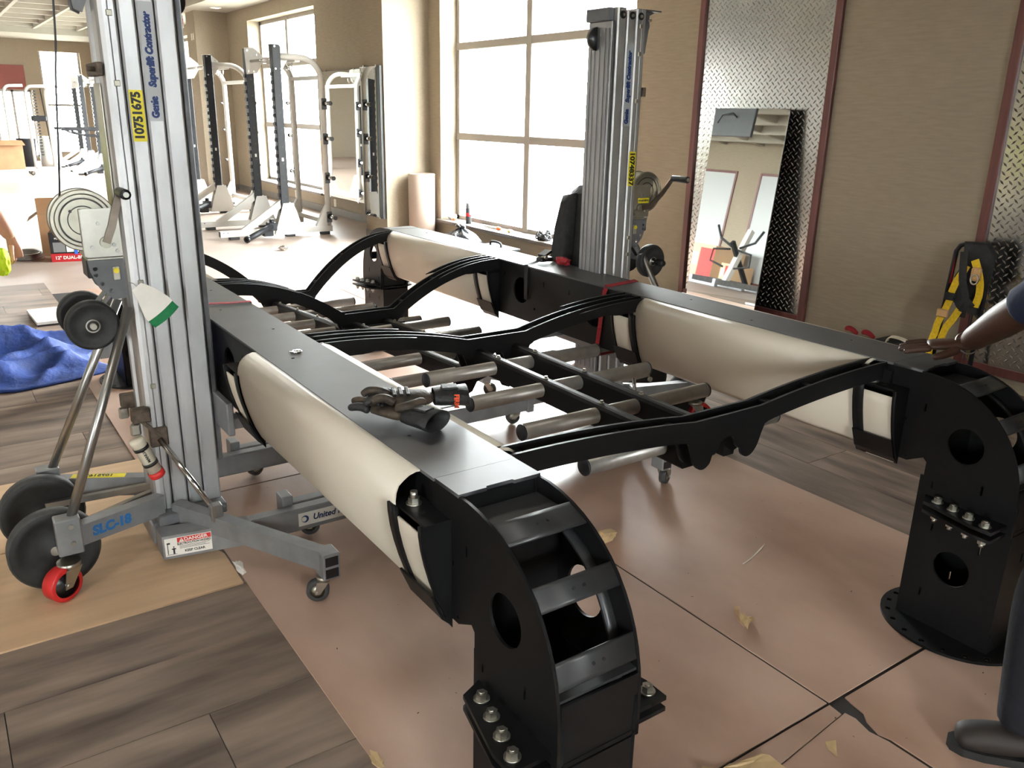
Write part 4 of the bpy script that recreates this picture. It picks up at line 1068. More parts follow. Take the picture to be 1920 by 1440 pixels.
# ---------------- white squat racks with black uprights
def make_rack(label, wy, loc, group=None, near=True):
    t = thing('squat_rack', label, 'squat rack', loc, group=group)
    RW, RB = M['rack_white'], M['rack_black']
    for k, y in enumerate((0, wy)):
        ins = 1 if k == 0 else -1
        b = MB().bbox(-.83, .62, y-.035, y+.035, .035, .11, .004).build('base_rail', RW, t)
        MB().bbox(-.834, -.83, y-.03, y+.03, .04, .105, .001).build('rail_plug', M['black_plastic'], b)
        for xx in (-.66, .05, .52): MB().bbox(xx-.06, xx+.06, y-.04, y+.04, 0, .035, .006).build('rubber_foot', M['rubber'], b)
        for xx in (-.79, -.74): MB().cyl((xx, y-.0355, .09), (xx, y-.037, .09), .008, 8).build('bolt', M['dark_grey'], b)
        u = MB().bbox(-.05, .05, y-.05, y+.05, .11, 2.27, .005).build('upright', RB, t)
        for i in range(17):
            z = .42+i*.095
            MB().bbox(-.066, -.05, y-.03, y+.03, z-.022, z+.022, .003).build('catch_tooth', RB, u)
        for i in range(8): MB().cyl((.01, y-.0505, .5+i*.2), (.01, y-.0515, .5+i*.2), .010, 8).build('hole', M['black_plastic'], u)
        MB().box(-.012, .012, y-.0525, y-.05, .93, .97).build('number_tag', RW, u)
        # top gusset, foot gusset, brace
        g = [(-.055, 2.28), (.06, 2.285), (.17, 2.20), (.18, 2.12), (.09, 1.98), (-.045, 1.96)]
        plate('top_gusset', RW, t, 'xz', y+ins*.056, .008, g, [circ(.03, 2.12, .012, 10)])
        for gx, gz in ((-.02, 2.25), (.10, 2.2), (-.02, 2.0), (.05, 2.0)):
            MB().cyl((gx, y-.05, gz), (gx, y-.064, gz), .011, 8).build('bolt', M['zinc'], u)
        fg = [(-.16, .03), (.24, .03), (.20, .12), (.10, .42), (-.03, .42)]
        plate('foot_gusset', RW, t, 'xz', y-.056, .008, fg)
        plate('foot_gusset', RW, t, 'xz', y+.056, .008, fg)
        MB().add([(-.58, y-.03, .11), (-.44, y-.03, .11), (-.05, y-.03, .36), (-.05, y-.03, .46), (-.58, y+.03, .11), (-.44, y+.03, .11), (-.05, y+.03, .36), (-.05, y+.03, .46)], [(0, 1, 2, 3), (7, 6, 5, 4), (0, 4, 5, 1), (1, 5, 6, 2), (2, 6, 7, 3), (3, 7, 4, 0)]).build('diagonal_brace', RW, t)
        # top tube curving down into the rear post
        path = [Vector((.03, y, 2.14)), Vector((.25, y, 2.145))]+[Vector((.30+.27*math.sin(R(a)), y, 1.875+.27*math.cos(R(a)))) for a in range(0, 91, 10)]+[Vector((.575, y, 1.2)), Vector((.58, y, .11))]
        MB().tube(path, .036, 12).build('rear_post', RW, t)
        MB().add([(.40, y-.03, .11), (.55, y-.03, .11), (.55, y-.03, .38), (.40, y+.03, .11), (.55, y+.03, .11), (.55, y+.03, .38)], [(0, 1, 2), (5, 4, 3), (0, 3, 4, 1), (1, 4, 5, 2), (2, 5, 3, 0)]).build('rear_gusset', RW, t)
        for z in (.225, .72, 1.2, 1.62):
            pg = MB().cyl((.58, y-ins*.03, z), (.58, y-ins*.22, z), .025, 16).build('weight_peg', M['chrome'], t)
            MB().bbox(.545, .615, y-ins*.036-.006, y-ins*.036+.006, z-.075, z+.06, .004).build('peg_plate', M['grey_paint'], pg)
            MB().cyl((.58, y-ins*.22, z), (.58, y-ins*.235, z), .027, 16).build('end_cap', M['black_plastic'], pg)
            MB().cyl((.58, y-ins*.04, z), (.58, y-ins*.06, z), .036, 16).build('collar', M['black_plastic'], pg)
    pb = MB().cyl((.02, 0, 2.12), (.02, wy, 2.12), .017, 14).build('pull_up_bar', M['chrome'], t)
    MB().cyl((.02, wy*.25, 2.12), (.02, wy*.45, 2.12), .021, 14).build('bar_grip', M['rack_white'], pb)
    MB().bbox(.24, .31, -.0, wy, 2.09, 2.14, .004).build('top_crossbar', RW, t)
    MB().bbox(.55, .61, 0, wy, .12, .18, .004).build('rear_crossbar', RW, t)
    MB().bbox(.55, .61, 0, wy, 1.9, 1.95, .004).build('rear_crossbar', RW, t)
    for yy in (wy*.18, wy*.3, wy*.7, wy*.82):
        MB().tube([Vector((.275, yy, 2.09)), Vector((.275, yy, 2.03)), Vector((.26, yy, 2.0)), Vector((.24, yy, 2.01)), Vector((.235, yy, 2.035))], .008, 8).build('band_hook', M['chrome'], t)
    # landmine sleeve folded on the floor at the front
    ls = MB().cyl((-.22, -.13, .16), (-.62, -.40, .05), .034, 16).build('landmine_sleeve', RB, t)
    MB().lathe((-.62, -.40, .05), (-.40, -.27, -.11), [(-.03, .033), (-.03, .040), (.02, .040), (.02, .026), (.005, .026)], 16).build('sleeve_end', M['black_plastic'], ls)
    MB().bbox(-.27, -.16, -.16, -.04, .10, .20, .01).build('landmine_hinge', RB, t)
    MB().cyl((-.21, -.10, .17), (-.21, -.10, .24), .03, 14).build('hinge_knob', RB, t)
    MB().bbox(-.32, -.20, -.12, -.03, .03, .10, .006).build('landmine_bracket', RB, t)
    return t
rk = make_rack('white squat rack with black uprights, nearest of the row by the windows', 1.02, (3.71, 10.44, 0))
r2 = make_rack('white squat rack second in the row by the windows', 1.2, (3.71, 13.30, 0))
for yy, lab in ((22.05, 'far white squat rack seen just left of the left lift mast, with safety arms'), (24.9, 'farthest white squat rack of the row by the windows')):
    c = copy_tree(r2); c.location = (3.72, yy, 0); c['label'] = lab
sa = [o for o in C.objects if o.get('label', '').startswith('far white squat rack')][0]
for yy in (0, 1.2):
    a = MB().bbox(-.95, -.03, yy-.03, yy+.03, .98, 1.04, .008).build('safety_arm', M['rack_black'], sa)
    MB().tube(spline([Vector((-.75, yy, .98)), Vector((-.5, yy, .88)), Vector((-.2, yy, .86)), Vector((-.03, yy, .84))], 5), .018, 8).build('arm_strut', M['rack_black'], a)
# dumbbell-like small hardware and loose bits on the floor near the rack
crumple('crumpled_wrapper', 'small crumpled plastic wrapper on the floor in front of the nearest rack', 'wrapper', (3.28, 9.35, 0), .05, .06, .03, 'alu_rail', 12)

# ---------------- far end: cable tower, boxes, bin
t = thing('cable_tower', 'white cable machine frame with a black rope standing before the far window', 'cable machine', (2.35, 24.0, 0))
for dx in (-.45, .0, .42):
    MB().tube([Vector((dx, 0, .05)), Vector((dx, 0, 1.75))]+[Vector((dx+.14-.14*math.cos(R(a)), 0, 1.75+.2*math.sin(R(a)))) for a in range(15, 91, 15)]+[Vector((dx+.42, 0, 1.96))], .035, 10).build('frame_tube', M['rack_white'], t)
MB().bbox(-.5, .55, -.04, .04, .0, .08, .005).build('base_beam', M['rack_white'], t)
MB().bbox(.0, .06, -.35, .35, .0, .08, .005).build('base_beam', M['rack_white'], t)
mb = MB()
for i in range(22): mb.bbox(.16, .22, -.03, .03, .35+i*.07, .385+i*.07, .004)
mb.build('weight_selector', M['dark_grey'], t, kind='stuff')
MB().tube([(.40, 0, .40), (.33, 0, 1.9)], .012, 8).build('rope', M['rack_black'], t)
MB().bbox(.05, .38, -.10, .10, 1.15, 1.28, .02).build('pulley_block', M['rack_black'], t)
t = thing('moving_dolly', 'low black dolly with casters carrying a brown carton at the far end', 'dolly', (1.75, 22.5, 0))
MB().bbox(-.40, .45, -.3, .3, .10, .14, .006).build('deck', M['rack_white'], t)
for dx in (-.33, .38):
    for dy in (-.22, .22): caster(t, (dx, dy, 0), .045, .10, M['tyre_grey'], 10)
t = thing('brown_carton', 'large brown carton tilted on the dolly at the far left', 'box', (1.62, 22.5, .14), rot=(0, R(0), R(12)))
MB().bbox(-.35, .30, -.3, .3, 0, .62, .004).build('carton_body', M['cardboard_dark'], t)
MB().add([(-.35, -.3, .62), (.30, -.3, .62), (.32, -.42, .52), (-.37, -.42, .52), (-.35, -.302, .624), (.30, -.302, .624), (.32, -.424, .524), (-.37, -.424, .524)], [(0, 1, 2, 3), (7, 6, 5, 4), (0, 4, 5, 1), (1, 5, 6, 2), (2, 6, 7, 3), (3, 7, 4, 0)]).build('flap', M['cardboard_dark'], t)
t = lathe_thing('waste_bin', 'tall black waste bin before the bright far window', 'bin', (2.30, 24.9, 0), [('bin_body', [(0, 0), (0, .17), (.70, .22), (.72, .23), (.72, .20), (.05, .16)], 'rack_black')])
t = lathe_thing('white_drum', 'white drum standing beside the black waste bin', 'drum', (2.85, 25.2, 0), [('drum_body', [(0, 0), (0, .25), (.25, .26), (.27, .25), (.52, .26), (.54, .25), (.75, .25), (.76, .2), (.76, 0)], 'rack_white')])

# exercise machine, cartons and horse near the opposite wall (what the leaning mirror shows)
t = thing('rowing_machine', 'black and grey exercise machine with angled handles near the opposite wall', 'exercise machine', (-3.9, 11.6, 0))
MB().bbox(-.9, .9, -.35, -.27, .05, .16, .006).build('base_beam', M['grey_paint_light'], t)
MB().bbox(-.9, .9, .27, .35, .05, .16, .006).build('base_beam', M['grey_paint_light'], t)
for x in (-.85, .0, .85): MB().bbox(x-.05, x+.05, -.35, .35, .0, .06, .006).build('cross_foot', M['grey_paint_light'], t)
MB().bar((.2, 0, .1), (-.25, 0, 1.25), .10, .12).build('main_post', M['rack_white'], t)
MB().bar((-.5, 0, .1), (.25, 0, .95), .07, .09).build('lever_arm', M['rack_black'], t)
for sgn in (-1, 1):
    MB().tube([Vector((.1, sgn*.1, .85)), Vector((.1, sgn*.45, 1.0)), Vector((.1, sgn*.60, 1.25))], .026, 8).build('handle_bar', M['rack_black'], t)
    MB().tube([Vector((.15, sgn*.1, .80)), Vector((.2, sgn*.5, .75)), Vector((.2, sgn*.52, .5)), Vector((.2, sgn*.15, .42))], .022, 8).build('side_loop', M['rack_black'], t)
for i, (x, y, s, lab) in enumerate(((-5.6, 13.6, .85, 'large tan carton by the opposite wall, between the framed panels'), (-5.2, 12.6, .5, 'smaller carton with a red side by the opposite wall'))):
    t = thing('shipping_carton', lab, 'box', (x, y, 0), R(8+10*i))
    MB().bbox(-s*.55, s*.55, -s*.5, s*.5, 0, s, .004).build('carton_body', M['cardboard'], t)
    MB().box(s*.551, s*.554, -s*.5, s*.1, 0.02, s*.9).build('red_print', M['red_plain'], t)
    MB().box(s*.552, s*.556, s*.15, s*.4, s*.4, s*.75).build('white_label', M['paper_white'], t)
# greenery outside the opposite windows
for i, y in enumerate((15.4, 17.6, 19.8)):
    crumple('hedge', ('leafy green shrub outside the opposite window, nearest', 'leafy green shrub outside the opposite window, middle one', 'leafy green shrub outside the opposite window, farthest')[i], 'shrub', (-9.5, y, -.3), .9, .72, 1.0, 'leaf', 40+i, 4, rough=.12)
# ================================================================ SMALL THINGS NEAR THE FRAME
# moving blanket: a rumpled quilted heap
def rumple(name, label, cat, loc, W_, D_, hfun, m, nu=60, nv=44, th=.012, rz=0):
    vs = []; fs = []
    for j in range(nv+1):
        for i in range(nu+1):
            u, v = i/nu, j/nv
            x, y, z = hfun(u, v); vs.append((x, y, z))
    for j in range(nv):
        for i in range(nu):
            a = j*(nu+1)+i; fs.append((a, a+1, a+nu+2, a+nu+1))
    n = len(vs)
    vs2 = vs+[(x, y, max(0.001, z-th)) for x, y, z in vs]
    f2 = fs+[tuple(q+n for q in f[::-1]) for f in fs]
    edge = [i for i in range(nu)]
    for i in range(nu):
        f2.append((i, n+i, n+i+1, i+1)); a = nv*(nu+1)+i; f2.append((a, a+1, n+a+1, n+a))
    for j in range(nv):
        a = j*(nu+1); b = a+nu+1; f2.append((a, b, n+b, n+a)); a += nu; b += nu; f2.append((a, n+a, n+b, b))
    me = bpy.data.meshes.new(name); me.from_pydata(vs2, [], f2)
    me.polygons.foreach_set('use_smooth', [True]*len(f2)); me.update()
    o = put(name, me, M[m], None, label, cat); o.location = loc; o.rotation_euler.z = rz
    return o
def hb(u, v):
    x = (u-.62)*1.75; y = (v-.5)*1.35
    e = min(u, 1-u, v, 1-v); edge = min(1, e*9)
    wu = u+.05*math.sin(6*v+1); wv = v+.06*math.sin(5*u)
    r1 = (1-abs(math.sin(5.5*wu+3.0*wv+.4)))**2.2
    r2 = (1-abs(math.sin(-3.5*wu+6.5*wv+1.3)))**2.6
    r3 = (1-abs(math.sin(11*wu-7*wv+.5)))**2
    hill = .15*math.exp(-((u-.42)**2/.05+(v-.50)**2/.07))+.09*math.exp(-((u-.16)**2/.03+(v-.35)**2/.06))
    z = .018+edge*(hill*1.15+(.15*r1+.13*r2)*(1.15-.75*u)+.05*r3+.02*math.sin(23*u+9*v)*math.sin(17*v-6*u))
    x += .07*math.sin(7*v+2*u); y += .10*math.sin(4*u+1.2)-.10*u
    if u > .7: y = y*(1-(u-.7)*1.1)
    return x, y, z
rumple('moving_blanket', 'rumpled blue quilted moving blanket on the dark planks at left', 'blanket', (.15, 6.05, .0), 0, 0, hb, 'blue_blanket', nu=96, nv=72, th=.014, rz=R(-8))
fb_ = thing('foam_board', 'thin white board with a dark edge lying on the planks behind the blanket', 'board', (.70, 7.05, 0), R(2))
MB().bbox(-.19, .2, -.245, .245, .012, .034, .002).build('board_face', M['paper_white'], fb_)
MB().bbox(-.185, .195, -.24, .24, .0, .012, .002).build('board_core', M['dark_grey'], fb_)
# tool box with open carton behind, cable coil
tb = thing('saw_box', 'black and red power tool box with a blue tape strip on the floor at left', 'box', (1.19, 9.80, 0), R(-12))
MB().bbox(-.20, .20, -.15, .15, .085, .30, .002).build('box_body', M['black_plastic'], tb)
MB().bbox(-.201, .201, -.151, .151, .0, .085, .002).build('red_base', M['dark_red'], tb)
MB().box(-.17, -.06, -.1525, -.151, .10, .20).build('photo_print', M['grey_card'], tb)
MB().box(-.05, .06, -.1525, -.151, .10, .20).build('photo_print', M['paper_white'], tb)
MB().box(.07, .17, -.1525, -.151, .10, .20).build('photo_print', M['grey_paint_light'], tb)
MB().strip([(.035, -.1535, .075), (.035, -.154, .16), (.03, -.1535, .29)], .032, .001, side=(1, 0, 0)).build('tape_strip', M['blue_tape'], tb)
text('lettering', 'POWERFUL 15 AMP MOTOR', .024, M['paper_white'], tb, frame_m((0, -.1526, .238), (1, 0, 0), (0, 0, 1)), bold=.0006)
text('lettering', '12" DUAL-BEVEL', .046, M['paper_white'], tb, frame_m((0, -.1526, .042), (1, 0, 0), (0, 0, 1)), bold=.0012)
oc = thing('open_carton', 'open tan cardboard carton with raised flaps behind the power tool box', 'box', (1.20, 10.30, 0), R(-8))
for a, b, c, d in ((-.24, .24, -.2, -.195), (-.24, .24, .195, .2), (-.24, -.235, -.195, .195), (.235, .24, -.195, .195)): MB().box(a, b, c, d, 0, .44).build('side_panel', M['cardboard_dark'], oc)
MB().box(-.235, .235, -.195, .195, 0, .005).build('bottom_panel', M['cardboard_dark'], oc)
for vs in ([(-.24, -.2, .44), (.24, -.2, .44), (.24, -.235, .61), (-.24, -.235, .61)], [(-.24, .2, .44), (.24, .2, .44), (.25, .32, .56), (-.25, .32, .56)], [(-.24, -.2, .44), (-.24, .2, .44), (-.34, .2, .37), (-.34, -.2, .37)], [(.24, -.2, .44), (.24, .2, .44), (.33, .2, .55), (.33, -.2, .55)]):
    c = sum((Vector(v) for v in vs), Vector())/4; nrm = (Vector(vs[1])-Vector(vs[0])).cross(Vector(vs[3])-Vector(vs[0])).normalized()*.004
    MB().add([Vector(v) for v in vs]+[Vector(v)+nrm for v in vs], [(0, 1, 2, 3), (7, 6, 5, 4), (0, 4, 5, 1), (1, 5, 6, 2), (2, 6, 7, 3), (3, 7, 4, 0)]).build('flap', M['cardboard_dark'], oc)
cc = thing('cable_coil', 'coil of grey metal conduit cable lying beside the power tool box', 'cable', (.76, 10.05, 0))
for k in range(4):
    r = .17+.012*k; MB().tube([(r*math.cos(R(a))-.02*k, r*.9*math.sin(R(a)), .012+.018*k+.006*math.sin(R(a*2))) for a in range(0, 360, 12)], .010, 8, closed=True).build('coil_loop', M['galv'], cc)
MB().tube([(-.16, -.02, .07), (-.25, -.05, .05), (-.36, -.04, .012)], [.01, .01, .004], 8).build('loose_end', M['galv'], cc)

# washer, gloves on the left rail
ws = thing('steel_washer', 'round steel washer lying on top of the left rail', 'washer', (.871, 2.43, .8252))
MB().lathe((0, 0, 0), (0, 0, 1), [(0, .008), (0, .0185), (.0025, .0185), (.0025, .008), (0, .008)], 24).build('ring', M['chrome'], ws)
ZR = .8245
def skin_obj(name, chains, m, parent=None, sub=1, **kw):
    # chains: list of lists of (x, y, z, r); first point of the first chain is the root, a chain starting with int index hangs on that vertex
    vs = []; es = []; rs = []
    for ch in chains:
        prev = None
        for q in ch:
            if isinstance(q, int): prev = q; continue
            vs.append(q[:3]); rs.append(q[3] if not isinstance(q[3], tuple) else q[3])
            if prev is not None: es.append((prev, len(vs)-1))
            prev = len(vs)-1
    me = bpy.data.meshes.new(name); me.from_pydata(vs, es, [])
    ob = bpy.data.objects.new(name, me); C.objects.link(ob)
    ob.modifiers.new('skin', 'SKIN').use_smooth_shade = True
    ly = me.skin_vertices[0].data
    for i, r in enumerate(rs):
        ly[i].radius = r if isinstance(r, tuple) else (r, r)
        ly[i].use_root = (i == 0)
    if sub:
        sm = ob.modifiers.new('sub', 'SUBSURF'); sm.levels = sub; sm.render_levels = sub
    dg = bpy.context.evaluated_depsgraph_get()
    out = bpy.data.meshes.new_from_object(ob.evaluated_get(dg))
    bpy.data.objects.remove(ob); bpy.data.meshes.remove(me)
    out.polygons.foreach_set('use_smooth', [True]*len(out.polygons))
    return put(name, out, m, parent, **kw)
def glove(label, loc, rz, lift_, flip, curl):
    t = thing('work_glove', label, 'glove', loc, rz)
    s = -1 if flip else 1
    # +x is towards the fingers; the hand lies on its palm
    skin_obj('palm', [[(-.02, 0, .022, (.040, .017)), (.03, 0, .025, (.046, .018)), (.075, 0, .024, (.045, .016)), (.09, 0, .023, (.042, .014))]], M['glove_brown'], t, 2)
    for k, (y, L) in enumerate(((-.036, .062), (-.012, .078), (.012, .074), (.036, .058))):
        z0 = .024; y = y*s
        skin_obj('finger', [[(.082, y, z0, .0125), (.082+L*.4, y*1.15, z0+.006+lift_*(k % 2), .0115), (.082+L*.75, y*1.25, z0+.004*curl+lift_*(k % 2)*1.6, .011), (.082+L, y*1.3, max(.012, z0-.008*curl+lift_*(k % 2)*1.5), .0095)]], M['glove_black' if k % 2 == 0 else 'glove_brown'], t, 2)
    skin_obj('thumb', [[(.01, s*.036, .024, .015), (.04, s*.062, .026, .0135), (.070, s*.072, .024, .012), (.088, s*.070, .022, .010)]], M['glove_brown'], t, 2)
    cf = [(-.018, 0.0), (-.03, .0)]
    mb = MB(); n = 24; prof = [(-.015, .040, .019), (-.03, .042, .021), (-.06, .044, .022), (-.098, .048, .025), (-.099, .045, .022), (-.06, .041, .019)]
    vs = [(x, a*math.cos(2*math.pi*i/n), .024+b*math.sin(2*math.pi*i/n)) for x, a, b in prof for i in range(n)]
    mb.add(vs, [(k*n+i, k*n+(i+1) % n, (k+1)*n+(i+1) % n, (k+1)*n+i) for k in range(len(prof)-1) for i in range(n)], True).build('cuff', M['glove_black'], t)
    MB().bbox(-.075, -.035, -.018, .018, .044, .050, .002).build('wrist_tab', M['glove_black'], t)
    for i in range(3): MB().bbox(.045+.016*i, .055+.016*i, -.03, .03, .038, .044, .002).build('knuckle_pad', M['glove_black'], t)
    return t
g1 = glove('camouflage and black work glove with orange lettering, its cuff towards the silver rungs', (.945, 1.725, ZR+.022), R(158), .010, False, 1)
text('lettering', 'FIRM', .017, M['orange_ink'], g1, frame_m((-.066, .0462, .024), (0, 0, -1), (-1, 0, 0)), bold=.0005, extrude=.0012)
g2 = glove('black and brown work glove lying flat under the other one, open cuff towards us', (.872, 1.70, ZR), R(112), .004, True, .6)

# ratchet straps
rs = thing('ratchet_strap', 'red ratchet strap around the right rail below the window lift', 'strap', (2.508, 2.76, 0))
zt = .8265-.0
st_pts = [(-.100, .045, .50), (-.1005, .03, .56), (-.1005, .0, .80), (-.098, -.01, .8275), (-.05, -.008, .8285), (.06, .012, .8285), (.104, .02, .8285), (.11, .022, .80)]
MB().strip([Vector(p) for p in st_pts], .026, .002, side=(0, 1, .15)).build('webbing', M['red_strap'], rs)
MB().strip([Vector((-.102, .05, .50)), Vector((-.06, .05, .495)), Vector((.09, .06, .495)), Vector((.112, .03, .60)), Vector((.112, .022, .80))], .026, .002, side=(0, 1, 0)).build('webbing', M['red_strap'], rs)
rs2 = thing('ratchet_strap', 'red strap crossing the top of the left rail at the lift mast', 'strap', (.871, 3.20, 0))
MB().strip([Vector((-.106, .02, .60)), Vector((-.106, .02, .826)), Vector((-.05, .014, .832)), Vector((.04, -.004, .8295)), Vector((.104, -.008, .829)), Vector((.108, -.01, .80)), Vector((.108, 0, .60))], .028, .002, side=(0, 1, 0)).build('webbing', M['red_strap'], rs2)
MB().bbox(-.135, -.108, -.03, .05, .52, .60, .004).build('ratchet_body', M['galv'], rs2)
rb = thing('strap_ratchet', 'black ratchet buckle with a red strap tail on top of the right rail', 'ratchet', (2.52, 3.385, .825))
MB().bbox(-.02, .06, -.025, .025, .006, .028, .006).build('ratchet_body', M['black_plastic'], rb)
MB().cyl((.01, -.03, .030), (.01, .03, .030), .010, 12).build('spindle', M['zinc'], rb)
MB().bar((.0, 0, .035), (.055, .015, .055), .045, .012).build('ratchet_handle', M['black_plastic'], rb)
MB().strip([Vector((-.015, 0, .012)), Vector((-.07, -.015, .004)), Vector((-.115, -.028, .003)), Vector((-.117, -.03, -.06)), Vector((-.117, -.034, -.17))], .026, .002, side=(0, 1, .1)).build('black_webbing', M['canvas_black'], rb)
MB().strip([Vector((.055, 0, .012)), Vector((.085, .0, .006)), Vector((.10, .005, .002)), Vector((.101, .006, -.03))], .026, .002, side=(0, 1, 0)).build('red_tail', M['red_strap'], rb)

# paper tag and manual tube on the left lift
tg = thing('paper_tag', 'white paper tag with a green end wired to the left lift mast', 'tag', (.505, 2.895, .985))
vs = []; nx_, nz_ = 8, 12
for j in range(nz_+1):
    v = j/nz_
    for i in range(nx_+1):
        u = i/nx_-.5
        w_ = .030+.055*min(1, v*1.6)
        vs.append((.012+v*.078+u*w_*.95, -.012-.025*math.sin(v*2.2)-.02*math.cos(u*2.8)*v, -v*.105+u*w_*.72+.004*math.sin(v*6)))
def grid_faces(j0, j1): return [(j*(nx_+1)+i, j*(nx_+1)+i+1, (j+1)*(nx_+1)+i+1, (j+1)*(nx_+1)+i) for j in range(j0, j1) for i in range(nx_)]
def shell(vs, fs, off):
    used = sorted({i for f in fs for i in f}); mp = {k: n for n, k in enumerate(used)}; n = len(used)
    V = [vs[k] for k in used]+[tuple(a+b for a, b in zip(vs[k], off)) for k in used]
    return MB().add(V, [tuple(mp[i] for i in f) for f in fs]+[tuple(mp[i]+n for i in f[::-1]) for f in fs], True)
shell(vs, grid_faces(0, 9), (0, .0006, 0)).build('paper', M['paper_white'], tg)
shell(vs, grid_faces(9, 12), (0, .0006, 0)).build('green_end', M['green_ink'], tg)
MB().tube([(0, .04, .006), (.006, 0, .008), (.014, -.012, -.004)], .0012, 6).build('wire_tie', M['zinc_yellow'], tg)
ct = thing('manual_tube', 'ivory document tube with a red cap clipped to the left lift base', 'tube', (.488, 2.90, .385))
dv = Vector((.048, 0, -.125)).normalized()
MB().lathe(-dv*.08, dv, [(0, 0), (0, .024), (.01, .026), (.02, .024), (.14, .024), (.14, 0)], 22).build('tube_body', M['tube_ivory'], ct)
MB().lathe(dv*.055, dv, [(0, .0255), (.0, .027), (.022, .027), (.026, .023), (.026, 0)], 22).build('red_cap', M['red_plain'], ct)
for h in (-.05, .015): MB().lathe(dv*h, dv, [(0, .0245), (0, .0265), (.012, .0265), (.012, .0245)], 22).build('clamp_ring', M['black_plastic'], ct)
text('lettering', 'MANUAL', .014, M['black_ink'], ct, frame_m(Vector((0, -.0246, 0))-dv*.02, tuple(-dv), (-.9, 0, -.3)), bold=.0003)

# lettering on the lifts' bases (world placed, belongs to the lift parts)
def on_part(o, parent): o.parent = parent; o.matrix_parent_inverse = parent_matrix_full(parent).inverted(); return o
def parent_matrix_full(p):
    m = Matrix.Translation(p.location) @ p.rotation_euler.to_matrix().to_4x4()
    return (parent_matrix_full(p.parent) @ p.matrix_parent_inverse @ m) if p.parent else m
lp = {o.name.split('.')[0]: o for o in LL.children}
rear = [o for o in LL.children if o.name.startswith('rear_leg')][0]
a, b = Vector((-.215, -.10, .185)), Vector((-.535, -.235, .20))
d = (a-b).normalized(); nrm = d.cross(Vector((0, 0, 1))).normalized()
mid = b+(a-b)*.42+nrm*.0232
if nrm.y > 0: nrm = -nrm; mid = b+(a-b)*.42+nrm*.0232
text('lettering', 'SLC-18', .046, M['blue_ink2'], rear, frame_m(mid, d, (0, 0, 1)), bold=.0026)
legs = [o for o in LL.children if o.name.startswith('leg')]
near_leg = legs[0]
pl = MB().bbox(.20, .47, -.3385, -.338, .080, .132, .0002).build('name_plate', M['paper_white'], near_leg)
text('lettering', 'United Rentals', .032, M['blue_ink'], pl, frame_m((.350, -.3389, .106), (1, 0, 0), (0, 0, 1)), shear=.2, bold=.0008)
MB().cyl((.225, -.3386, .106), (.225, -.3392, .106), .014, 20).build('logo_disc', M['blue_ink'], pl)
MB().cyl((.221, -.3392, .106), (.221, -.3395, .106), .0095, 20).build('logo_disc', M['paper_white'], pl)
# danger label on the splayed root of the near leg
root = [o for o in near_leg.children if o.name.startswith('leg_root')][0]
p0, p1 = Vector((-.25, -.23, .074)), Vector((.03, -.338, .106)); dd = (p1-p0).normalized(); dflat = Vector((dd.x, dd.y, 0)).normalized()
nn = Vector((dflat.y, -dflat.x, 0)).normalized()
slope = dd.z/math.hypot(dd.x, dd.y)
def on_label(u, v, off): return p0+dflat*(.085+u)+Vector((0, 0, v+slope*(.085+u)))+nn*off
def flat(name, u0, u1, v0, v1, off, m, par):
    return MB().add([on_label(u, v, o_) for o_ in (off, off+.0004) for u, v in ((u0, v0), (u1, v0), (u1, v1), (u0, v1))], [(0, 1, 2, 3), (7, 6, 5, 4), (0, 4, 5, 1), (1, 5, 6, 2), (2, 6, 7, 3), (3, 7, 4, 0)]).build(name, m, par)
def word(body, size, m, u, v, off, sx=1, bold=.0004): return text('lettering', body, size, m, lab0, frame_m(on_label(u, v, off), dd, (0, 0, 1)), sx=sx, bold=bold, extrude=.0002)
lab0 = flat('danger_label', -.078, .078, -.034, .034, .0006, M['paper_white'], root)
flat('red_header', -.036, .076, .014, .032, .0012, M['red_plain'], lab0)
word('DANGER', .017, M['paper_white'], .026, .0225, .0020, 1.15)
word('!', .012, M['red_plain'], -.0215, .0225, .0024, 1)
MB().add([on_label(u, v, o_) for o_ in (.0017, .0020) for u, v in ((-.030, .0155), (-.013, .0155), (-.0215, .0305))], [(0, 1, 2), (5, 4, 3), (0, 3, 4, 1), (1, 4, 5, 2), (2, 5, 3, 0)]).build('warning_triangle', M['paper_white'], lab0)
word('ELECTROCUTION HAZARD', .0105, M['black_ink'], .019, .0075, .0012, .86, .0004)
for k in range(3): flat('small_print', -.03, .07-.012*(k % 2), -.001-.0045*k, .0005-.0045*k, .0011, M['grey_paint'], lab0)
word('KEEP CLEAR', .0125, M['black_ink'], .02, -.022, .0012, 1)
# pictogram: figure, arm and power line
flat('pictogram', -.052, -.046, -.027, -.004, .0012, M['black_ink'], lab0)
flat('pictogram', -.056, -.042, -.010, -.006, .0012, M['black_ink'], lab0)
flat('pictogram', -.051, -.047, -.002, .002, .0012, M['black_ink'], lab0)
flat('pictogram', -.070, -.0675, -.026, .016, .0012, M['black_ink'], lab0)
flat('pictogram', -.071, -.060, .012, .018, .0012, M['black_ink'], lab0)
flat('pictogram', -.072, -.040, -.029, -.0275, .0012, M['black_ink'], lab0)
# yellow number on the far rear leg
far_rear = [o for o in LL.children if o.name.startswith('rear_leg')][1]
a, b = Vector((-.215, .10, .185)), Vector((-.535, .235, .20)); d = (a-b).normalized()
mid = b+(a-b)*.5+Vector((0, 0, .037))
sk = MB().bar(b+(a-b)*.25+Vector((0, 0, .0365)), b+(a-b)*.78+Vector((0, 0, .0365)), .034, .001).build('number_sticker', M['yellow'], far_rear)
text('lettering', '10751675', .028, M['black_ink'], sk, frame_m(mid+Vector((0, 0, .0008)), -d, (d.y, -d.x, 0) if False else (-d.y, d.x, 0)), bold=.0006)
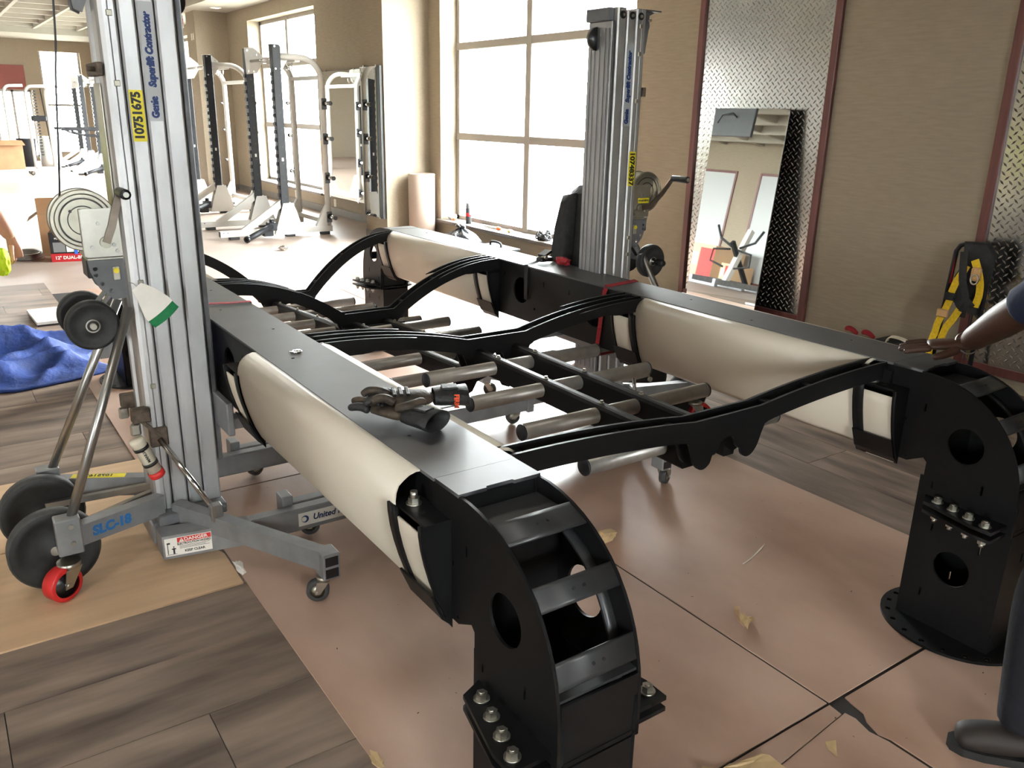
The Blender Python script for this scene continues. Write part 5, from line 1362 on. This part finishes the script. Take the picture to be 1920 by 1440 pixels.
# yellow warning label on the window lift's winch
wr = [o for o in RL.children if o.name.startswith('winch')][0]
wl = MB().box(-.285, -.215, .0626, .0634, 1.135, 1.16).build('warning_label', M['yellow'], wr)
text('lettering', 'WARNING', .014, M['black_ink'], wl, frame_m((-.25, .0637, 1.1475), (-1, 0, 0), (0, 0, 1)), bold=.0005)

# ---------------- scraps on the floor
def scrap(name, label, cat, loc, outline, m, th=.0015, rz=0, bend=.0, group=None):
    me = curve_mesh(name, [outline], th)
    bm = bmesh.new(); bm.from_mesh(me)
    bmesh.ops.subdivide_edges(bm, edges=bm.edges, cuts=2)
    for v in bm.verts: v.co.z += th/2+bend*(v.co.x*v.co.x*8+.004*math.sin(v.co.y*60))
    bm.to_mesh(me); bm.free()
    o = put(name, me, M[m], None, label, cat, group); o.location = loc; o.rotation_euler.z = rz
    return o
crumple('crumpled_scrap', 'crumpled tan paper scrap behind the near left leg on the hardboard', 'scrap', (1.925, 2.12, .004), .045, .03, .022, 'scrap', 31)
cs = thing('curled_scrap', 'curled torn cardboard scrap standing up in the middle of the hardboard', 'scrap', (1.94, 1.46, .004), R(20))
mb = MB(); g_ = []
for i in range(7):
    for j in range(4):
        g_.append((-.030+.010*i+.004*(j % 2), -.020+.013*j+.003*math.sin(i*2.1), .004+.016*abs(math.sin(i*.9+j*.6))+(.012 if i in (2, 3) else 0)))
mb.add(g_+[(x, y, z+.0018) for x, y, z in g_], [(i*4+j, i*4+j+1, i*4+j+5, i*4+j+4) for i in range(6) for j in range(3)]+[(28+i*4+j, 28+i*4+j+4, 28+i*4+j+5, 28+i*4+j+1) for i in range(6) for j in range(3)]).build('curled_strip', M['scrap'], cs)
mb = MB(); mb.strip([Vector((-.026, .0, .010)), Vector((-.040, .008, .030)), Vector((-.046, .014, .052)), Vector((-.042, .018, .070)), Vector((-.036, .02, .078))], .020, .0015, side=(.4, .9, .1)).build('raised_flap', M['cardboard'], cs)
scrap('cardboard_piece', 'torn flat tan cardboard piece at the bottom edge of the photo', 'scrap', (1.435, 1.035, .0045), [(-.10, -.06), (.105, -.055), (.085, .02), (.07, .035), (-.02, .03), (-.05, .015), (-.105, .02), (-.095, -.02)], 'scrap', .004, R(-20), .25)
scrap('tape_strip', 'thin frayed pale strip lying on the hardboard beneath the near cross beam', 'scrap', (2.32, 1.74, .0042), [(-.10, -.002), (-.03, -.004), (.05, .0), (.10, .006), (.05, .005), (-.03, .0), (-.10, .002)], 'paper_white', .001, R(15), .05)
scrap('paper_flake', 'small pale flake on the lowest hardboard strip', 'scrap', (1.70, .965, .0025), [(-.03, -.014), (.03, -.004), (.012, .02), (-.012, .012)], 'scrap', .0012, R(30), .4)
for i, (x, y, lab) in enumerate(((.70, 1.56, 'small frayed cardboard bit at the edge of the dark planks, bottom of the photo'), (.70, 2.66, 'white torn paper strip at the corner of the cardboard under the left lift'))):
    crumple('torn_bit', lab, 'scrap', (x, y, .004), .012+.002*i, .03+.02*i, .006, 'scrap' if i == 0 else 'paper_white', 60+i, rough=.5)
random.seed(77)
specks = MB()
for k in range(90):
    x, y = random.uniform(.75, 2.9), random.uniform(.2, 3.3); s_ = random.uniform(.002, .006); a = random.uniform(0, 3)
    specks.add([(x+s_*math.cos(a), y+s_*math.sin(a), .0046), (x-s_*.4*math.sin(a), y+s_*.4*math.cos(a), .0055), (x-s_*math.cos(a), y-s_*math.sin(a), .0046), (x+s_*.4*math.sin(a), y-s_*.4*math.cos(a), .0048)], [(0, 1, 2), (0, 2, 3)])
specks.build('debris_specks', M['hardboard_edge'], None, label='fine dark debris specks scattered over the hardboard sheets', cat='debris', kind='stuff')

# ---------------- harness on its black stand against the wall
hn = thing('safety_harness', 'yellow and black fall harness hung over a black hand truck frame', 'harness', (5.02, 2.49, 0))
ht = thing('hand_truck', 'black tubular hand truck frame leaning at the diamond plate wall', 'hand truck', (5.085, 2.55, 0), rot=(0, R(2.5), 0))
MB().tube([Vector((0, .12, .03)), Vector((0, .105, .80)), Vector((0, .085, .835)), Vector((0, .05, .85)), Vector((0, -.06, .85)), Vector((0, -.09, .835)), Vector((0, -.11, .80)), Vector((0, -.12, .03))], .014, 10).build('tube_frame', M['rack_black'], ht)
for z in (.25, .5): MB().cyl((0, .115, z), (0, -.115, z), .010, 10).build('cross_tube', M['rack_black'], ht)
MB().bbox(-.16, .01, -.12, .12, 0, .012, .003).build('toe_plate', M['rack_black'], ht)
MB().bbox(-.012, .012, .095, .112, .60, .76, .004).build('red_grip', M['red_strap'], ht)
put('back_pad', curve_mesh('back_pad', [[(.06, .86), (-.06, .87), (-.10, .82), (-.095, .66), (-.04, .60), (.0, .50), (.05, .58), (.085, .66), (.05, .74)]], .04, .015), M['canvas_black'], hn)
hn.children[0].matrix_local = Matrix.Translation((.02, 0, 0)) @ PLANE['yz'] if False else Matrix(((0, 0, 1, .01), (1, 0, 0, 0), (0, 1, 0, 0), (0, 0, 0, 1)))
def web(pts, m='yellow_web', w_=.042, nm='webbing', side=(0, 1, .25)):
    return MB().strip(spline([Vector(p) for p in pts], 5), w_, .004, side=side).build(nm, M[m], hn)
web([(-.03, .02, .74), (-.045, .03, .70), (-.05, .055, .64), (-.045, .075, .57)])
web([(-.03, -.02, .78), (-.05, -.06, .72), (-.055, -.085, .66), (-.05, -.09, .58), (-.05, -.075, .50)])
web([(-.045, .075, .53), (-.055, .09, .46), (-.06, .115, .38), (-.055, .125, .30)])
web([(-.045, .0, .50), (-.06, .03, .42), (-.065, .06, .36), (-.06, .08, .28)])
web([(-.03, .04, .60), (-.05, .02, .53), (-.055, -.02, .50), (-.05, -.06, .54)], 'canvas_black', .05)
web([(-.03, .05, .82), (-.05, .02, .66), (-.05, -.015, .56), (-.05, -.01, .44)], 'canvas_black', .045)
web([(-.055, .125, .32), (-.06, .14, .22), (-.05, .12, .12), (-.03, .05, .06)])
mbx = MB().bbox(-.075, -.06, .06, .13, .42, .47, .006).build('leg_buckle', M['tan_web'], hn)
MB().bbox(-.066, -.058, -.085, -.03, .665, .745, .01).build('ring_pad', M['tan_web'], hn)
MB().tube([(-.072, -.058+.022*math.cos(R(a)), .675+.028*math.sin(R(a))) for a in range(0, 360, 20)], .005, 8, closed=True).build('d_ring', M['zinc'], hn)
for (y, z) in ((.075, .55), (-.075, .49)): MB().bbox(-.066, -.045, y-.03, y+.03, z-.022, z+.022, .004).build('strap_adjuster', M['canvas_black'], hn)
tbag = thing('canvas_bag', 'low black canvas bag with a pale strap on the floor below the harness', 'bag', (4.98, 2.86, 0))
MB().bbox(-.12, .12, -.165, .13, 0, .21, .04).build('bag_body', M['canvas_black'], tbag)
MB().strip(spline([Vector((-.08, .02, .20)), Vector((-.10, -.02, .25)), Vector((-.08, -.12, .235)), Vector((-.06, -.18, .16))], 5), .03, .005, side=(1, 0, .3)).build('pale_strap', M['tube_ivory'], tbag)
for i, (y, lab) in enumerate(((3.215, 'red handled clamp lying behind the right rail, nearer the mirror'), (3.09, 'red handled clamp lying behind the right rail, nearer the black bag'))):
    t = thing('hand_clamp', lab, 'clamp', (5.02, y, 0))
    MB().bbox(-.03, .03, -.05, .05, 0, .165, .01).build('clamp_body', M['black_plastic'], t)
    skin_obj('red_grip', [[(0, .045, .19, .016), (0, .02, .205, .02), (0, -.02, .195, .018), (0, -.055, .175, .011)]], M['red_strap'], t, 2)
# ================================================================ PEOPLE
def finger_chain(base, d, up, L, r, bend):
    base = Vector(base); d = Vector(d).normalized(); up = Vector(up).normalized(); pts = []; p = base; a = 0
    for k, f in enumerate((0, .42, .33, .25)):
        if k: a += bend[k-1]; p = p+(d*math.cos(a)-up*math.sin(a))*L*f
        pts.append((*p, r*(1-.10*k)))
    return pts
def hand_mesh(name, wrist, fw, up, side, m, parent, bend=(.05, .12, .10), sc=1.0, thumb_out=.55, **kw):
    # wrist point, forward direction, back-of-hand normal, side = +1 if the thumb is on fw x up
    w_ = Vector(wrist); f = Vector(fw).normalized(); u = Vector(up); u = (u-f*u.dot(f)).normalized(); s_ = f.cross(u)*side
    P = lambda a, b, c: tuple(w_+f*a*sc+s_*b*sc+u*c*sc)
    skin_chain = [[(*P(-.03, 0, .0), (.026*sc, .020*sc)), (*P(.01, 0, .0), (.030*sc, .018*sc)), (*P(.045, 0, .002), (.039*sc, .016*sc)), (*P(.08, -.002, .002), (.040*sc, .0135*sc)), (*P(.098, -.003, .001), (.036*sc, .011*sc))]]
    o = skin_obj(name, skin_chain, m, parent, 2, **kw)
    bm = bmesh.new(); bm.from_mesh(o.data)
    for b, L, r in ((.030, .074, .0098), (.010, .083, .0102), (-.011, .077, .0098), (-.031, .060, .0086)):
        ch = finger_chain(P(.088, b, .001), f+s_*b*1.6, u, L*sc, r*sc, bend)
        t = skin_obj('tmp', [ch], m, None, 2); bm.from_mesh(t.data); me = t.data; bpy.data.objects.remove(t); bpy.data.meshes.remove(me)
    ch = [(*P(.02, .022, -.004), .0145*sc), (*P(.045, .022+.035*thumb_out, -.008), .0125*sc), (*P(.072, .026+.055*thumb_out, -.010), .0112*sc), (*P(.094, .028+.062*thumb_out, -.012), .0088*sc)]
    t = skin_obj('tmp', [ch], m, None, 2); bm.from_mesh(t.data); me = t.data; bpy.data.objects.remove(t); bpy.data.meshes.remove(me)
    bm.to_mesh(o.data); bm.free()
    o.data.polygons.foreach_set('use_smooth', [True]*len(o.data.polygons))
    return o
def join_into(dst, src):
    bm = bmesh.new(); bm.from_mesh(dst.data); bm.from_mesh(src.data); bm.to_mesh(dst.data); bm.free()
    dst.data.polygons.foreach_set('use_smooth', [True]*len(dst.data.polygons))
    me = src.data; bpy.data.objects.remove(src); bpy.data.meshes.remove(me)
def lerp(a, b, t): return tuple(Vector(a).lerp(Vector(b), t))
def person(label, J, skin, shirt, trousers, shoe, sleeve, hairm, hands, look, loc, vest=None, ak=1.0, hs=1.0):
    # J: joint positions relative to loc
    t = thing('person', label, 'person', loc)
    hip = Vector(J['hip']); chest = Vector(J['chest']); neck = Vector(J['neck']); head = Vector(J['head'])
    body = [[(*hip, (.125, .10)), (*lerp(hip, chest, .5), (.12, .095)), (*chest, (.15, .11)), (*lerp(chest, neck, .6), (.11, .085)), (*neck, .058), (*lerp(neck, head, .45), .055)]]
    idx = 6; extra = []
    for s in ('l', 'r'):
        sh, el, wr = J['sh'+s], J['el'+s], J['wr'+s]
        body.append([2, (*sh, .062), (*lerp(sh, el, .5), .050*ak), (*el, .043*ak), (*lerp(el, wr, .3), .046*ak), (*lerp(el, wr, .75), .034*ak), (*wr, .029*ak)])
        hp, kn, an = J['hp'+s], J['kn'+s], J['an'+s]
        body.append([0, (*hp, .092), (*lerp(hp, kn, .5), .078), (*kn, .058), (*lerp(kn, an, .3), .058), (*an, .040)])
    b = skin_obj('body', body, skin, t, 2)
    # head with face
    lk = Vector(look).normalized(); up = (head-neck).normalized(); up = (up-lk*up.dot(lk)).normalized(); rt = lk.cross(up)
    bm = bmesh.new(); bmesh.ops.create_uvsphere(bm, u_segments=24, v_segments=18, radius=1)
    for v in bm.verts:
        x, y, z = v.co                      # x right, y forward, z up
        fx = .076*(1-.16*max(0, -z)); fy = .095; fz = .118
        px, py, pz = x*fx, y*fy, z*fz
        if y > 0: py *= 1-.10*max(0, z)
        py += .020*max(0, y)*math.exp(-((z+.72)/.22)**2)            # chin
        py += .028*max(0, y)**8*math.exp(-(x/.16)**2)*math.exp(-((z+.12)/.17)**2)   # nose
        py -= .010*max(0, y)**4*math.exp(-((abs(x)-.38)/.14)**2)*math.exp(-((z-.06)/.10)**2)   # eye sockets
        py += .006*max(0, y)**6*math.exp(-(x/.3)**2)*math.exp(-((z+.45)/.06)**2)   # lips
        v.co = head+rt*px+lk*py+up*pz
    me = bpy.data.meshes.new('head'); bm.to_mesh(me); bm.free()
    hd = put('head', me, skin, None); join_into(b, hd)
    for sx in (-1, 1):
        e = head+rt*.030*sx+lk*.078+up*.006
        MB().sphere(e, .0115).build('eye', M['eye_white'], t)
        MB().sphere(e+lk*.0078, .0055).build('pupil', M['black_ink'], t)
        ear = MB().sphere(head+rt*.078*sx-lk*.005, .03, sc=(1, 1, 1)); ear.v = [tuple(head+rt*(.074*sx)-lk*.005+(Vector(q)-(head+rt*.078*sx-lk*.005)).dot(rt)*rt*.35+(Vector(q)-(head+rt*.078*sx-lk*.005)).dot(lk)*lk*.65+(Vector(q)-(head+rt*.078*sx-lk*.005)).dot(up)*up) for q in ear.v]
        eo = ear.build('ear', skin, None); join_into(b, eo)
    MB().bar(head+lk*.092-up*.052-rt*.022, head+lk*.092-up*.052+rt*.022, .006, .008, up=tuple(up)).build('mouth', M['maroon_wall'], t)
    hm = MB().sphere((0, 0, 0), 1, 20, 14); vs = []
    for q in hm.v:
        x, y, z = q; k = 1.0
        z2 = z if z > -.25 or y < -.2 else -.25
        y2 = min(y, .62 if z < .55 else y)
        vs.append(tuple(head+rt*x*.082+lk*(y2*.098-.008)+up*(max(z2, -.55)*.124+.010)))
    hm.v = vs; hm.build('hair', hairm, t)
    for s in ('l', 'r'):
        wr, hd_ = J['wr'+s], hands[s]
        h = hand_mesh('hand', wr, hd_['fw'], hd_['up'], hd_['side'], skin, None, hd_.get('bend', (.25, .35, .3)), hs)
        join_into(b, h)
    # clothes
    sh = [[(*(hip+Vector((0, 0, .02))), (.142, .115)), (*lerp(hip, chest, .5), (.135, .11)), (*chest, (.165, .125)), (*lerp(chest, neck, .62), (.12, .092)), (*lerp(chest, neck, .85), .075)]]
    for s in ('l', 'r'):
        a, e, w2 = J['sh'+s], J['el'+s], J['wr'+s]
        c = [2, (*a, .080), (*lerp(a, e, .5), .072), (*lerp(a, e, .88), .070)]
        if s == 'r' and ak > 1: c += [(*e, .068), (*lerp(e, w2, .16), .070)]
        if sleeve > 1: c += [(*e, .056), (*lerp(e, w2, .6), .046)]
        sh.append(c)
    skin_obj('shirt', sh, shirt, t, 2)
    tr = [[(*(hip+Vector((0, 0, .03))), (.138, .112)), (*(hip-Vector((0, 0, .03))), (.14, .115))]]
    for s in ('l', 'r'):
        a, k, e = J['hp'+s], J['kn'+s], J['an'+s]
        tr.append([1, (*a, .105), (*lerp(a, k, .5), .092), (*k, .075), (*lerp(k, e, .45), .072), (*lerp(k, e, .9), .066), (*lerp(k, e, 1.02), .064)])
    skin_obj('trousers', tr, trousers, t, 2)
    for s in ('l', 'r'):
        an = Vector(J['an'+s]); f = Vector(J['ft'+s]).normalized()
        skin_obj('boot', [[(*(an+Vector((0, 0, .05))), .052), (*(Vector((an.x, an.y, .055))-f*.03), (.050, .050)), (*(Vector((an.x, an.y, .050))+f*.05), (.047, .047)), (*(Vector((an.x, an.y, .042))+f*.11), (.046, .036)), (*(Vector((an.x, an.y, .037))+f*.15), (.038, .030))]], shoe, t, 2)
        so = [(-.085, -.036), (-.06, -.044), (.0, -.040), (.08, -.045), (.13, -.038), (.156, -.020), (.161, 0), (.156, .020), (.13, .038), (.08, .045), (.0, .040), (-.06, .044), (-.085, .036)]
        g_ = Vector((-f.y, f.x, 0))
        MB().sweep([tuple((Vector((an.x, an.y, 0))+f*a+g_*b_)[:2]) for a, b_ in so], 'z', .0, .022, smooth=False).build('sole', M['rubber'], t)
    if vest:
        vv = [[(*(hip+Vector((0, 0, .06))), (.152, .125)), (*lerp(hip, chest, .5), (.147, .122)), (*chest, (.178, .138)), (*lerp(chest, neck, .5), (.140, .108))]]
        skin_obj('safety_vest', vv, vest, t, 2)
    return t
# worker leaning on the right rail
J = dict(hip=(.20, -.24, .90), chest=(.34, .06, 1.22), neck=(.42, .19, 1.40), head=(.46, .28, 1.53),
         shl=(.22, .15, 1.29), ell=(.26, -.06, 1.08), wrl=(.36, -.02, .86),
         shr=(.47, .10, 1.27), elr=(.50, .315, 1.06), wrr=(.622, .535, .874),
         hpl=(.11, -.20, .86), knl=(.075, -.035, .48), anl=(.06, -.06, .09), ftl=(-.62, .78, 0),
         hpr=(.31, -.24, .86), knr=(.34, -.12, .47), anr=(.36, -.22, .09), ftr=(.15, 1, 0))
p1_ = person('person in navy shirt and dark jeans leaning one hand on the right rail', J, M['skin_dark'], M['navy_shirt'], M['jeans'], M['shoe'], 1, M['hair'],
       {'l': dict(fw=(.3, .2, -.9), up=(-.3, .8, .3), side=1), 'r': dict(fw=(-.66, .75, -.12), up=(-.05, -.1, 1), side=-1, bend=(.02, .06, .05))}, (.35, .9, -.25), (2.0, .745, .004), None, 1.25, 1.14)
wrb = Vector(J['wrr']); ax = (wrb-Vector(J['elr'])).normalized()
MB().lathe(wrb-ax*.012, ax, [(0, .034), (0, .0365), (.006, .037), (.006, .0345), (0, .034)], 24).build('bracelet', M['zinc_yellow'], p1_)
# worker at the left edge: one arm hangs into the picture
J = dict(hip=(0, 0, .93), chest=(0, .03, 1.28), neck=(0, .05, 1.47), head=(.01, .09, 1.61),
         shl=(-.20, .03, 1.38), ell=(-.26, .0, 1.10), wrl=(-.24, .12, .88),
         shr=(.20, .03, 1.38), elr=(.34, .05, 1.10), wrr=(.425, .15, .895),
         hpl=(-.09, 0, .90), knl=(-.10, .02, .49), anl=(-.11, -.02, .09), ftl=(-.1, 1, 0),
         hpr=(.09, 0, .90), knr=(.10, .02, .49), anr=(.11, -.02, .09), ftr=(.1, 1, 0))
p2_ = person('person in a fluorescent yellow vest standing at the left edge of the photo', J, M['skin_light'], M['hivis'], M['jeans'], M['shoe'], 1, M['hair'],
       {'l': dict(fw=(.1, .4, -.9), up=(-.9, 0, 0), side=1, bend=(.5, .7, .6)), 'r': dict(fw=(.12, .15, -.95), up=(.9, -.2, .1), side=1, bend=(.75, .9, .7))}, (.1, 1, -.1), (-.105, 4.72, 0), M['hivis'])
crumple('reflective_cloth', 'fluorescent yellow cloth held in the hand at the left edge', 'cloth', (.262, 4.80, .725), .034, .045, .07, 'hivis', 88, 3, rough=.12)
